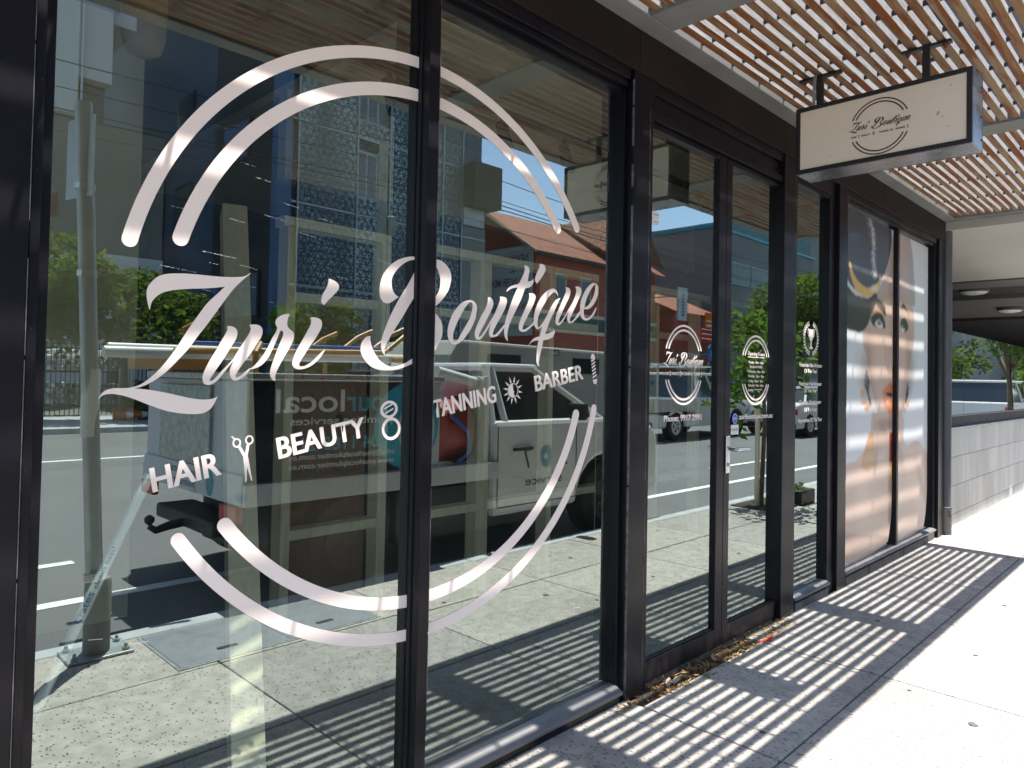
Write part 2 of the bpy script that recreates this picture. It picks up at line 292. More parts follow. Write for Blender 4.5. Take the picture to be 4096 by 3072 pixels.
# ------------------------------------------------------------------ helpers
def link(o, parent=None):
    COL.objects.link(o)
    if parent is not None: o.parent = parent
    return o
def tag(o, label=None, cat=None, group=None, kind=None):
    if label: o['label'] = label
    if cat: o['category'] = cat
    if group: o['group'] = group
    if kind: o['kind'] = kind
    return o
def thing(name, label, cat, loc=(0, 0, 0), group=None, rz=0):
    o = bpy.data.objects.new(name, None); o.empty_display_size = 0.1
    o.location = loc; o.rotation_euler = (0, 0, rz); link(o)
    return tag(o, label, cat, group)
class MB:
    """collects primitive shapes (in the parent's local space) into one mesh"""
    def __init__(s): s.v = []; s.f = []
    def add(s, vs, fs):
        k = len(s.v); s.v += [tuple(p) for p in vs]; s.f += [tuple(i + k for i in f) for f in fs]; return s
    def box(s, x0, x1, y0, y1, z0, z1):
        return s.add([(x0, y0, z0), (x1, y0, z0), (x1, y1, z0), (x0, y1, z0), (x0, y0, z1), (x1, y0, z1), (x1, y1, z1), (x0, y1, z1)],
                     [(0, 3, 2, 1), (4, 5, 6, 7), (0, 1, 5, 4), (1, 2, 6, 5), (2, 3, 7, 6), (3, 0, 4, 7)])
    def obox(s, c, ax, ay, az):
        c = Vector(c); ax = Vector(ax); ay = Vector(ay); az = Vector(az); P = []
        for k in (-1, 1):
            for (i, j) in ((-1, -1), (1, -1), (1, 1), (-1, 1)): P.append(c + ax * i + ay * j + az * k)
        return s.add(P, [(0, 3, 2, 1), (4, 5, 6, 7), (0, 1, 5, 4), (1, 2, 6, 5), (2, 3, 7, 6), (3, 0, 4, 7)])
    def tube(s, pts, r, n=10, caps=True):
        pts = [Vector(p) for p in pts]; N = len(pts); rs = r if isinstance(r, (list, tuple)) else [r] * N
        P = []; up = None
        for i, p in enumerate(pts):
            d = (pts[min(i + 1, N - 1)] - pts[max(i - 1, 0)]).normalized()
            if up is None: up = d.orthogonal().normalized()
            up = (up - d * up.dot(d)).normalized(); sd_ = d.cross(up)
            for k in range(n):
                a = 2 * math.pi * k / n; P.append(p + (up * math.cos(a) + sd_ * math.sin(a)) * rs[i])
        F = [(i * n + k, i * n + (k + 1) % n, (i + 1) * n + (k + 1) % n, (i + 1) * n + k) for i in range(N - 1) for k in range(n)]
        if caps: F += [tuple(reversed(range(n))), tuple((N - 1) * n + k for k in range(n))]
        return s.add(P, F)
    def prism(s, poly, y0, y1, axis='y'):
        """2D outline (a, b) extruded: axis y -> (a, y, b), axis x -> (x, a, b), axis z -> (a, b, z)"""
        n = len(poly); f = {'y': lambda a, b, c: (a, c, b), 'x': lambda a, b, c: (c, a, b), 'z': lambda a, b, c: (a, b, c)}[axis]
        P = [f(a, b, y0) for a, b in poly] + [f(a, b, y1) for a, b in poly]
        F = [tuple(range(n)), tuple(reversed(range(n, 2 * n)))] + [(i, i + n, (i + 1) % n + n, (i + 1) % n) for i in range(n)]
        return s.add(P, F)
    def lathe(s, prof, c=(0, 0, 0), axis='z', n=20):
        P = []
        for r, h in prof:
            for k in range(n):
                a = 2 * math.pi * k / n; u, v = r * math.cos(a), r * math.sin(a)
                P.append({'z': (c[0] + u, c[1] + v, c[2] + h), 'y': (c[0] + u, c[1] + h, c[2] + v), 'x': (c[0] + h, c[1] + u, c[2] + v)}[axis])
        m = len(prof)
        F = [(i * n + k, i * n + (k + 1) % n, (i + 1) * n + (k + 1) % n, (i + 1) * n + k) for i in range(m - 1) for k in range(n)]
        F += [tuple(reversed(range(n))), tuple((m - 1) * n + k for k in range(n))]
        return s.add(P, F)
    def build(s, name, mat, parent=None, bevel=0.0, smooth=False, kind=None, fix=True):
        me = bpy.data.meshes.new(name); me.from_pydata(s.v, [], s.f)
        if fix:
            b = bmesh.new(); b.from_mesh(me); bmesh.ops.recalc_face_normals(b, faces=b.faces); b.to_mesh(me); b.free()
        me.materials.append(mat); o = bpy.data.objects.new(name, me); link(o, parent)
        if smooth: me.polygons.foreach_set('use_smooth', [True] * len(me.polygons)); me.set_sharp_from_angle(angle=R(40))
        if bevel:
            md = o.modifiers.new('bevel', 'BEVEL'); md.width = bevel; md.segments = 2; md.limit_method = 'ANGLE'; md.angle_limit = R(40)
        if kind: o['kind'] = kind
        return o
def box(name, mat, b, parent=None, bevel=0.0, kind=None): return MB().box(*b).build(name, mat, parent, bevel, kind=kind)

# flat lettering and shapes: 2D outlines placed on a plane (origin, u, v), with a small thickness along n = u x v
def outline(s, step=5):
    pts = []; cor = []
    for t in s.split():
        cor.append(t.endswith('c')); a, b = t.rstrip('c').split(','); pts.append(Vector((float(a) / 1000, float(b) / 1000)))
    n = len(pts); out = []
    for i in range(n):
        p1, p2 = pts[i], pts[(i + 1) % n]
        p0 = p1 - (p2 - p1) if cor[i] else pts[i - 1]
        p3 = p2 + (p2 - p1) if cor[(i + 1) % n] else pts[(i + 2) % n]
        for k in range(step):
            t = k / step
            out.append(0.5 * ((2 * p1) + (p2 - p0) * t + (2 * p0 - 5 * p1 + 4 * p2 - p3) * t * t + (3 * p1 - p0 - 3 * p2 + p3) * t ** 3))
    return out
def fill_mesh(loops, thick, fat=0.0):
    cu = bpy.data.curves.new('f', 'CURVE'); cu.dimensions = '2D'; cu.fill_mode = 'BOTH'; cu.extrude = thick / 2; cu.offset = fat
    for lp in loops:
        sp = cu.splines.new('POLY'); sp.points.add(len(lp) - 1); sp.use_cyclic_u = True
        for q, p in zip(sp.points, lp): q.co = (p[0], p[1], 0, 1)
    o = bpy.data.objects.new('f', cu); me = bpy.data.meshes.new_from_object(o)
    bpy.data.objects.remove(o); bpy.data.curves.remove(cu); return me
def place(me, name, mat, org, u, v, parent=None, lift=0.0):
    u = Vector(u); v = Vector(v); n = u.cross(v).normalized(); org = Vector(org) + n * lift
    mx = Matrix(((u.x, v.x, n.x, org.x), (u.y, v.y, n.y, org.y), (u.z, v.z, n.z, org.z), (0, 0, 0, 1)))
    me.transform(mx); me.name = name; me.materials.clear(); me.materials.append(mat)
    o = bpy.data.objects.new(name, me); return link(o, parent)
def shape(loops, name, mat, org, u, v, parent=None, lift=0.0, thick=0.0006, fat=0.0):
    return place(fill_mesh(loops, thick, fat), name, mat, org, u, v, parent, lift)
def text_mesh(s, weight=0.0, thick=0.0006):
    cu = bpy.data.curves.new('t', 'FONT'); cu.body = s; cu.size = 1; cu.offset = weight; cu.extrude = thick / 2
    o = bpy.data.objects.new('t', cu); me = bpy.data.meshes.new_from_object(o)
    bpy.data.objects.remove(o); bpy.data.curves.remove(cu); return me
CAP = None
def text(s, name, mat, org, u, v, cap, width=None, parent=None, align='l', weight=0.010, lift=0.0, thick=0.0006, bold=0.0):
    """org = baseline point (left or centre), cap = capital height, width = fitted total width, u/v unit vectors"""
    global CAP
    if CAP is None:
        m0 = text_mesh('H'); CAP = max(p.co.y for p in m0.vertices); bpy.data.meshes.remove(m0)
    me = text_mesh(s, weight, 0.0); n = len(me.vertices); a = np.empty(n * 3); me.vertices.foreach_get('co', a); a = a.reshape(-1, 3)
    x0, x1 = a[:, 0].min(), a[:, 0].max(); sy = cap / CAP; sx = (width / (x1 - x0)) if width else sy
    a[:, 0] = (a[:, 0] - (x0 if align == 'l' else (x0 + x1) / 2)) * sx; a[:, 1] *= sy; a[:, 2] = thick / 2
    me.vertices.foreach_set('co', a.ravel())
    if bold:   # heavier strokes: the same outline set side by side a hair apart
        b = bmesh.new()
        for q, dx in enumerate((-bold, 0.0, bold)):
            m2 = me.copy(); m2.transform(Matrix.Translation((dx * cap, 0, q * 0.00002))); b.from_mesh(m2); bpy.data.meshes.remove(m2)
        b.to_mesh(me); b.free()
    return place(me, name, mat, org, u, v, parent, lift)
def ring(c, r0, r1, a0=0, a1=360, n=48, caps=False):
    """annulus sector as one closed loop in 2D"""
    A = [R(a0 + (a1 - a0) * i / n) for i in range(n + 1)]
    lo = [(c[0] + r1 * math.cos(a), c[1] + r1 * math.sin(a)) for a in A]
    rm, h = (r0 + r1) / 2, (r1 - r0) / 2
    if caps:
        e = A[-1]; q = (c[0] + rm * math.cos(e), c[1] + rm * math.sin(e)); sg = 1 if a1 > a0 else -1
        lo += [(q[0] + h * math.cos(e + sg * t), q[1] + h * math.sin(e + sg * t)) for t in [math.pi * i / 8 for i in range(1, 8)]]
    lo += [(c[0] + r0 * math.cos(a), c[1] + r0 * math.sin(a)) for a in reversed(A)]
    if caps:
        e = A[0]; q = (c[0] + rm * math.cos(e), c[1] + rm * math.sin(e))
        lo += [(q[0] + h * math.cos(e + math.pi + sg * t), q[1] + h * math.sin(e + math.pi + sg * t)) for t in [math.pi * i / 8 for i in range(1, 8)]]
    return lo
def circ(c, r, n=32, ry=None): return [(c[0] + r * math.cos(2 * math.pi * i / n), c[1] + (ry or r) * math.sin(2 * math.pi * i / n)) for i in range(n)]
def copy_tree(o, parent=None, n=None):
    c = o.copy(); COL.objects.link(c)
    if parent is not None: c.parent = parent
    for ch in list(o.children): copy_tree(ch, c)
    return c

GLYPHS = {
 'Z': '-590,292c -615,283 -652,284 -682,287 -714,292 -750,298 -785,302 -820,303 -843,298 -863,284 -875,268 -879,251 -879,230 -877,213c -870,232 -855,247 -836,256 -808,260 -767,260 -724,258 -691,258 -671,259c -697,240 -728,217 -759,185 -791,150 -820,115 -848,85 -880,56 -909,37 -930,27 -953,24 -971,26 -992,29 -1009,27 -1022,18 -1030,6c -1021,14 -1008,17 -990,14 -966,4 -941,-11 -915,-28 -882,-48 -847,-63 -811,-73 -784,-76 -763,-69 -749,-55 -737,-38c -752,-42 -776,-40 -804,-32 -838,-18 -870,-4 -905,9 -930,17 -944,20c -920,23 -887,35 -855,54 -823,79 -793,104 -768,130 -739,158 -710,188 -679,220 -649,250 -622,271',
 'u': '-683,149c -673,149 -662,144 -656,135 -657,123 -665,108 -680,91 -696,72 -715,51 -734,31 -749,14 -752,9 -748,7 -737,12 -717,28 -695,44 -679,57 -667,71 -647,94 -627,116 -616,132 -616,141 -618,146c -604,146 -590,142 -582,133 -582,120 -590,105 -607,87 -626,66 -646,47 -665,28 -677,14 -680,8 -676,5 -666,7 -651,16 -633,25c -638,17 -652,6 -668,-2 -680,-4 -689,0 -694,11 -694,23 -689,35 -678,53c -695,38 -714,20 -732,5 -746,-2 -758,-3 -768,2 -771,12 -769,25 -759,42 -742,65 -723,87 -707,108 -690,129 -682,142',
 'r': '-639,21c -626,26 -610,37 -590,55 -572,76 -556,99 -542,115 -534,128c -537,135 -538,145 -532,155 -520,162 -504,165 -487,163c -494,157 -500,145 -502,133 -499,123 -489,113 -485,104 -488,90 -497,75 -511,58 -530,36 -546,16 -558,-1 -563,-15 -564,-25c -573,-19 -577,-8 -576,6 -568,23 -555,46 -540,72 -528,91 -520,104 -518,114 -525,120c -532,110 -541,95 -552,78 -564,61 -574,48 -589,34 -605,25 -623,21',
 'i': '-424,147c -408,146 -394,140 -387,131 -389,116 -400,100 -417,81 -440,59 -462,36 -477,20 -482,10 -476,5 -462,5 -442,12 -419,26 -400,38 -387,45c -404,26 -426,10 -451,-1 -475,-4 -493,0 -502,9 -503,21 -493,41 -476,64 -457,86 -440,107 -426,125 -422,139',
 'i_': '-342,260c -328,254 -315,245 -310,234 -316,221 -333,208 -354,194 -371,180c -378,187 -379,194 -371,213 -357,229 -347,245',
 'B': '-87,181c -112,169 -128,164 -139,165 -151,171 -160,186 -160,206 -153,232 -137,259 -113,282 -86,298 -53,309 -20,313 6,312 48,310 96,299 121,291 140,276 153,258 157,232 149,209 135,185 112,163 88,146 68,136 30,121c 64,109 77,96 87,77 88,52 81,26 63,4 43,-16 6,-33 -25,-42 -54,-48 -89,-54 -128,-59 -168,-56 -203,-48 -230,-33 -250,-10 -261,15 -260,34 -252,50 -236,63 -217,66c -219,51 -217,31 -209,8 -195,-16 -176,-33 -153,-45 -126,-47 -94,-43 -60,-32 -25,-18 5,4 30,33 41,60 38,87 27,104 9,115c 38,132 75,169 94,191 103,217 103,244 92,274 69,293 37,301 4,302 -29,298 -63,283 -88,264 -104,244 -108,222 -105,201 -95,187',
 'Bs': '36,297c 0,266 -41,219 -71,189 -101,156 -128,123 -151,90 -169,62 -180,36 -181,14 -169,-8c -171,7 -165,22 -153,38 -131,63 -105,88 -76,117 -45,150 -15,180 16,210 37,235 48,263',
 'o': '227,143 246,140 259,131 265,115 259,92 247,67 229,44 202,19 174,0 153,-8 138,-9 122,-4 111,12 109,33 115,57 128,80 148,105 173,125 200,139',
 'o#': '240,134 245,125 241,108 226,80 205,57 178,31 158,10 140,0 132,1 131,12 137,34 152,57 165,74 182,93 202,114 219,127 231,134',
 'u2': '327,146c 337,144 348,137 352,126 349,111 337,95 319,75 301,55 280,34 264,16 259,6 262,3 273,8 293,24 314,43 330,59 350,78 371,103 386,123 391,134 391,143c 405,141 421,136 426,126 422,111 406,88 382,64 360,42 341,22 332,8 332,3 341,1 356,7 379,22 405,38c 398,24c 377,9 356,-4 340,-7 325,-7 315,-1 313,12 318,29 328,46c 313,32 292,13 275,0 262,-7 249,-6 240,2 239,15 246,33 261,53 280,77 302,98 318,118 325,135',
 't': '545,255c 564,249 572,233 564,211 555,189c 575,190 590,198c 587,182 567,167 536,163c 502,117 466,77 431,38 409,-3 408,-32c 396,-17 393,5 398,25 405,44 425,78 457,124 494,170c 462,169 442,163 428,157c 439,169 463,179 503,184c 521,203 538,223 546,239',
 'i2_': '638,257c 662,249 670,235 662,219 638,198 610,177c 600,187 603,203 621,227 634,242',
 'i2': '556,143c 575,141 588,135 592,124 585,110 570,90 548,67 524,42 506,23 497,8 500,3 513,3 533,10 551,18 571,29c 569,18c 549,8 527,-2 508,-7 492,-5 480,1 476,13 484,33 501,56 523,81 544,106 555,126',
 'q': '731,115c 730,128 722,143 706,150 687,149 660,141 629,122 605,101 584,75 571,49 567,26 570,7 580,-4 592,-4 603,-2 615,3c 605,-13 593,-36c 573,-37 552,-42 533,-54 525,-64c 540,-54 561,-50 583,-51c 569,-86 561,-116 559,-136 563,-151 573,-156c 572,-140 579,-123 590,-101 603,-74 613,-54c 634,-55 652,-53 673,-48 686,-33 690,-20c 675,-24 652,-30 627,-31c 641,-11 658,11 680,37 702,61 725,88 745,107c 731,106 711,98 689,82 666,60 645,39 626,22 608,10 595,1 588,6 588,24 600,48 622,74 646,97 675,120 698,132 713,134 725,127',
 'u3': '786,150c 801,147 813,137 812,122 800,103 780,83 757,58 735,34 719,14 716,7 725,5 741,14 764,31 784,49 808,68 831,91 848,114 855,133 851,147c 870,146 885,139 889,125 878,106 857,84 834,59 811,34 794,13 793,5 804,3 823,12 846,28 872,46c 867,32c 842,13 817,0 799,-4 784,-2 776,8 778,25 790,48c 768,28 746,9 725,-3 712,-4 701,4 700,21 712,44 733,68 755,93 773,115 786,134',
 'e': '980,154 1000,147 1008,133 1005,109 991,85 966,61 935,46 911,44 894,47c 891,36 891,21 895,9 909,5 929,8 952,22 971,38 984,47c 969,23 945,6 919,-4 895,-3 877,6 867,23 868,48 876,77 894,103 919,128 951,147',
 'e#': '991,147 990,138 983,118 967,94 943,71 921,57 904,52 899,55 906,69 924,95 951,123 974,140',
}

SCRIPT = [('letter', ['Z']), ('letter', ['u']), ('letter', ['r']), ('letter', ['i']), ('letter', ['i_']), ('letter', ['B']), ('letter', ['Bs']), ('letter', ['o', 'o#']),
          ('letter', ['u2']), ('letter', ['t']), ('letter', ['i2']), ('letter', ['i2_']), ('letter', ['q']), ('letter', ['u3']), ('letter', ['e', 'e#'])]
def logo(root, mat, org, u, v, full=True, words=True, name_ring='arc', dr=0.0, fat=0.0):
    """the ring, the script name, the four words and their icons; unit radius 1; u, v scaled"""
    U = Vector(u); V = Vector(v)
    k = 0
    def L(): 
        nonlocal k; k += 1; return 0.00002 * k
    for (r0, r1, s0) in ((0.962 - dr, 1.0, 24.0), (0.846 - dr, 0.888, 27.2)):
        rm = (r0 + r1) / 2
        a = math.degrees(math.asin(0.395 / rm))
        shape([ring((0, 0), r0, r1, a, 180 - a, 64, True)], name_ring, mat, org, U, V, root, L())
        shape([ring((0, 0), r0, r1, -a, -180 + a, 64, True)], name_ring, mat, org, U, V, root, L())
    for nm, gl in SCRIPT:
        shape([outline(GLYPHS[g], 5 if full else 2) for g in gl], nm, mat, org, U, V, root, L(), fat=fat)
    if not words: return
    ul, vl = U.length, V.length; O = Vector(org)
    for s, x0, x1 in (('HAIR', -0.939, -0.759), ('BEAUTY', -0.587, -0.283), ('TANNING', 0.0, 0.312), ('BARBER', 0.535, 0.845)):
        text(s, 'word', mat, O + U * x0 + V * -0.252, U / ul, V / vl, 0.061 * vl, (x1 - x0) * ul, root, weight=0.016, lift=L(), bold=0.022)
    # scissors
    S = []
    for c, hk in (((-0.704, -0.177), True), ((-0.667, -0.177), False)):
        S.append([circ(c, 0.0125, 20, 0.0135), circ(c, 0.0078, 20, 0.0088)])
    for lp in S: shape(lp, 'scissors_icon', mat, org, U, V, root, L())
    blade = lambda a, b, w0, w1: [(a[0] - w0, a[1]), (a[0] + w0, a[1]), (b[0] + w1, b[1]), (b[0] - w1, b[1])]
    for a, b, w0, w1 in (((-0.699, -0.188), (-0.686, -0.222), 0.004, 0.005), ((-0.672, -0.188), (-0.684, -0.222), 0.004, 0.005), ((-0.686, -0.222), (-0.694, -0.291), 0.006, 0.0015),
                         ((-0.684, -0.222), (-0.677, -0.293), 0.006, 0.0015), ((-0.716, -0.155), (-0.708, -0.167), 0.003, 0.003)):
        shape([blade(a, b, w0, w1)], 'scissors_icon', mat, org, U, V, root, L())
    # compact mirror
    shape([circ((-0.181, -0.185), 0.035, 32, 0.029), circ((-0.181, -0.185), 0.025, 32, 0.020)], 'compact_icon', mat, org, U, V, root, L())
    shape([circ((-0.182, -0.250), 0.038, 32, 0.038), circ((-0.182, -0.250), 0.028, 32, 0.028)], 'compact_icon', mat, org, U, V, root, L())
    for dy in (0.006, -0.010):
        shape([[(-0.200, -0.188 + dy), (-0.165, -0.178 + dy), (-0.164, -0.173 + dy), (-0.199, -0.183 + dy)]], 'compact_icon', mat, org, U, V, root, L())
    # sun with a crescent
    sc_ = (0.407, -0.226); m = (1.0, 1.0)
    for i in range(12):
        a = R(30 * i + 12); b = R(7.5)
        shape([[(sc_[0] + 0.033 * math.cos(a - b), sc_[1] + 0.033 * math.sin(a - b)), (sc_[0] + 0.055 * math.cos(a), sc_[1] + 0.055 * math.sin(a)), (sc_[0] + 0.033 * math.cos(a + b), sc_[1] + 0.033 * math.sin(a + b))]], 'sun_icon', mat, org, U, V, root, L())
    shape([circ(sc_, 0.029, 28), circ((sc_[0], sc_[1]), 0.0265, 28)], 'sun_icon', mat, org, U, V, root, L())
    face = [(sc_[0] + 0.0255 * math.cos(R(a)), sc_[1] + 0.0255 * math.sin(R(a))) for a in range(80, 281, 10)] + [(sc_[0] + x, sc_[1] + y) for x, y in ((0.004, -0.016), (0.001, -0.011), (0.006, -0.006), (0.000, 0.002), (0.002, 0.010), (0.000, 0.018))]
    shape([face], 'sun_icon', mat, org, U, V, root, L())
    # barber pole
    px = 0.923; hw = 0.013
    cap = lambda z0, z1, up: [(px - hw * 1.2, z0), (px + hw * 1.2, z0)] + [(px + hw * math.cos(R(a)), z1 + (0.014 * math.sin(R(a)) if up else -0.014 * math.sin(R(a)))) for a in range(0, 181, 20)]
    shape([cap(-0.176, -0.168, True)], 'barber_pole_icon', mat, org, U, V, root, L())
    shape([cap(-0.268, -0.276, False)], 'barber_pole_icon', mat, org, U, V, root, L())
    for i in range(6):
        z = -0.262 + i * 0.0145
        shape([[(px - hw, z), (px + hw, z + 0.008), (px + hw, z + 0.0155), (px - hw, z + 0.0075)]], 'barber_pole_icon', mat, org, U, V, root, L())
X, Y, Z = Vector((1, 0, 0)), Vector((0, 1, 0)), Vector((0, 0, 1))
def join_children(root, names):
    for nm in names:
        obs = [o for o in root.children if o.name.split('.')[0] == nm]
        if len(obs) < 2: continue
        b = bmesh.new()
        for o in obs: b.from_mesh(o.data)
        me = obs[0].data; mt = me.materials[0]; b.to_mesh(me); b.free()
        for o in obs[1:]: bpy.data.objects.remove(o)
ICONS = ('scissors_icon', 'compact_icon', 'sun_icon', 'barber_pole_icon')

# ================================================================== STRUCTURE
# ---- ground, road, kerb
g = MB().box(-300, 700, -500, 300, -0.60, -0.145).build('ground', M['ground'], kind='structure')
MB().box(-60, 300, -17.1, -2.16, -0.14, -0.130).build('road', M['asphalt'], kind='structure')
mk = MB()
mk.box(-20, 150, -3.36, -3.24, -0.129, -0.126)
for i in range(-2, 12): mk.box(-0.9 + i * 12.2, 1.6 + i * 12.2, -4.42, -4.31, -0.129, -0.126)
mk.box(-20, 150, -11.55, -11.40, -0.129, -0.126)
for i in range(-3, 20): mk.box(-2 + i * 7.0, 1 + i * 7.0, -7.8, -7.68, -0.129, -0.126)
mk.build('road_marking', M['line'], kind='structure')
ks = thing('kerb', 'pale concrete kerb along the near footpath edge', 'kerb'); del ks['category']; del ks['label']; ks['kind'] = 'structure'
kb = MB(); kb.prism([(-2.145, -0.14), (-2.005, -0.14), (-2.005, -0.001), (-2.12, -0.001), (-2.145, -0.03)], 0.003, 1.197, 'x')
kobj = kb.build('kerb_stone', M['kerb'], ks, bevel=0.008)
for i in range(-6, 40):
    c = kobj if i == -6 else kobj.copy()
    if i > -6: COL.objects.link(c)
    c.location = (i * 1.2, 0, 0)
gt = MB().box(-60, 120, -2.30, -2.146, -0.14, -0.122).build('gutter', M['kerb'], kind='structure')
MB().box(-60, 300, -22.4, -17.1, -0.14, 0.0).build('far_footpath', M['kerb'], kind='structure')
# ---- footpath of cut slabs
fp = thing('footpath', '', 'x'); del fp['category']; fp['kind'] = 'structure'
MB().box(-14, 60, -2.004, 0.02, -0.12, -0.012).build('bedding', M['soil'], fp)
def slab(x0, x1, y0, y1):
    g_ = 0.004
    MB().box(x0 + g_, x1 - g_, y0 + g_, y1 - g_, -0.09, rnd.uniform(-0.0012, 0.0012)).build('paving_slab', M['paving'], fp, bevel=0.005)
xs = [2.545 + 1.08 * i for i in range(-12, 40)]
inner = sorted(xs + [5.04, 5.66, 6.33])
lid = (1.29, 2.37, -1.96, -1.43)
for a, b in zip(inner, inner[1:]):
    if a > 2.0 and b < 4.8: slab(a, b, -0.66, -0.072 if b < 4.5 else 0.02)
    else: slab(a, b, -0.66, 0.02 if b < 7.4 else 0.075)
for a, b in zip(xs, xs[1:]):
    if abs(a - 1.465) < 0.02 or abs(a - 0.385) < 0.02:
        slab(a, b, -1.40, -0.66); slab(a, b, -2.0, -1.40)
    else:
        slab(a, b, -1.34, -0.66); slab(a, b, -2.0, -1.34)
gm = MB(); rs = random.Random(41)
for i in range(46):
    x = rs.uniform(2.6, 11.5); y = -0.2 - 1.55 * rs.random(); r_ = rs.uniform(0.007, 0.017)
    pts = [(x + r_ * rs.uniform(0.6, 1.3) * math.cos(a * 0.785), y + r_ * rs.uniform(0.6, 1.3) * math.sin(a * 0.785)) for a in range(8)]
    gm.prism(pts, -0.001, 0.0028, 'z')
gm.build('gum_spots', simple('trodden gum', (0.085, 0.08, 0.078), 0.9, 0, 0.3, 30), fp, kind='stuff')
# service pit lids let into the footpath
pit = thing('service_pit_cover', 'grey steel service pit cover of two plates at the kerb', 'pit cover', (0, 0, 0))
for (x0, x1) in ((1.30, 1.83), (1.84, 2.37)):
    p = MB().box(x0, x1, -1.96, -1.44, -0.02, 0.007).build('lid_plate', M['lid'], pit, bevel=0.003)
    MB().box((x0 + x1) / 2 - 0.05, (x0 + x1) / 2 + 0.05, -1.57, -1.54, 0.0065, 0.009).build('lifting_slot', M['black'], p)
MB().box(1.285, 2.385, -1.975, -1.425, -0.03, 0.004).build('pit_frame', M['galv'], pit)

# ================================================================== THE SHOP
shop = thing('shop_building', 'dark bronze framed glass shopfront of the boutique with double door', 'shop')
GY = 0.07
# fascia above the windows with panel joints, wall above the canopy, roof and inside room
for a, b in zip((-6, -1.2, 0.9, 2.55, 4.02, 5.75, 7.30), (-1.2, 0.9, 2.55, 4.02, 5.75, 7.30, 7.465)):
    MB().box(a + 0.002, b - 0.002, -0.006, 0.12, 2.692, 2.874).build('fascia_panel', M['fascia'], shop, bevel=0.0015)
MB().box(-6, 7.47, 0.005, 0.25, 2.90, 6.0).build('upper_wall', M['claddark'], shop)
MB().box(-6, 7.50, 0.12, 7.0, 3.35, 3.5).build('roof_slab', M['concrete'], shop)
MB().box(-6, 7.47, 0.11, 7.0, -0.12, -0.004).build('shop_floor', M['intfloor'], shop)
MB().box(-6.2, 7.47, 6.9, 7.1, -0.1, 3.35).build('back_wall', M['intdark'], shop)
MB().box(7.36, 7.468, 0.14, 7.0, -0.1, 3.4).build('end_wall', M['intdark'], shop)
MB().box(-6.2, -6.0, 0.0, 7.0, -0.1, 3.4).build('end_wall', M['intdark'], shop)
MB().box(2.25, 7.30, 0.16, 6.0, 3.20, 3.26).build('ceiling_lining', M['intlight'], shop)
MB().box(0.2, 1.36, 2.5, 2.6, 0, 3.3).build('lining_wall', M['intlight'], shop)
MB().box(2.22, 7.3, 2.5, 2.6, 2.62, 3.2).build('lining_wall', M['intlight'], shop)
# columns between the bays
def column(x0, x1, y0=0.0, y1=0.16, z0=0.0, z1=2.70, steps=()):
    o = MB().box(x0, x1, y0, y1, z0, z1).build('column', M['frame'], shop, bevel=0.003)
    return o
column(-1.5, 0.350)
column(2.522, 2.644, 0.0); column(2.646, 2.676, 0.004)
column(4.030, 4.184, 0.0); column(4.186, 4.222, 0.006)
column(4.880, 5.026, 0.0)
column(7.285, 7.390, 0.0); column(7.393, 7.468, 0.004)
for x, y in ((0.3495, -0.0006), (2.5225, -0.0006), (2.6450, -0.0006), (4.1850, -0.0006), (5.0255, -0.0006), (7.3915, -0.0006), (1.4605, 0.0144)):
    em = MB(); rs = random.Random(int(x * 100)); z = 0.02
    while z < 2.62:   # bevel highlight of the worn arris, painted as a broken bright line
        l_ = rs.uniform(0.05, 0.5); em.box(x - 0.0009, x + 0.0009, y, y + 0.01, z, min(z + l_, 2.65)); z += l_ + rs.choice((0.0, 0.01, 0.08))
    em.build('edge_highlight', M['edge'], shop)
def frame_bars(name, bars, parent, mat='frame'):
    m = MB()
    for b in bars: m.box(*b)
    return m.build(name, M[mat], parent, bevel=0.0025)
def pane(x0, x1, z0, z1, parent, y=GY):
    return MB().box(x0, x1, y, y + 0.008, z0, z1).build('pane', M['glass'], parent)
# window bay 1 (big logo window)
win = frame_bars('window', [
    (0.352, 0.372, 0.010, 0.16, 0.0, 2.70), (0.372, 0.394, 0.030, 0.13, 0.055, 2.64),              # left jamb, stepped
    (2.500, 2.5215, 0.036, 0.16, 0.0, 2.70),
    (0.372, 2.500, 0.006, 0.16, 2.642, 2.690), (0.394, 2.500, 0.020, 0.15, 2.618, 2.641), (0.394, 2.500, 0.045, 0.14, 2.598, 2.6175),
    (0.372, 2.500, 0.012, 0.065, 0.0, 0.034)], shop)
mul = frame_bars('mullion', [(1.418, 1.460, 0.015, 0.0685, 0.050, 2.623), (1.413, 1.4175, 0.050, 0.0685, 0.05, 2.61), (1.402, 1.476, 0.080, 0.18, 0.05, 2.61)], win)
for a, b in ((0.392, 1.434), (1.444, 2.505)): pane(a, b, 0.05, 2.615, win)
MB().prism([(-0.004, 0.036), (-0.004, 0.050), (0.03, 0.064), (0.069, 0.068), (0.069, 0.036)], 0.394, 2.500, 'x').build('sill', M['sill'], win, bevel=0.002)
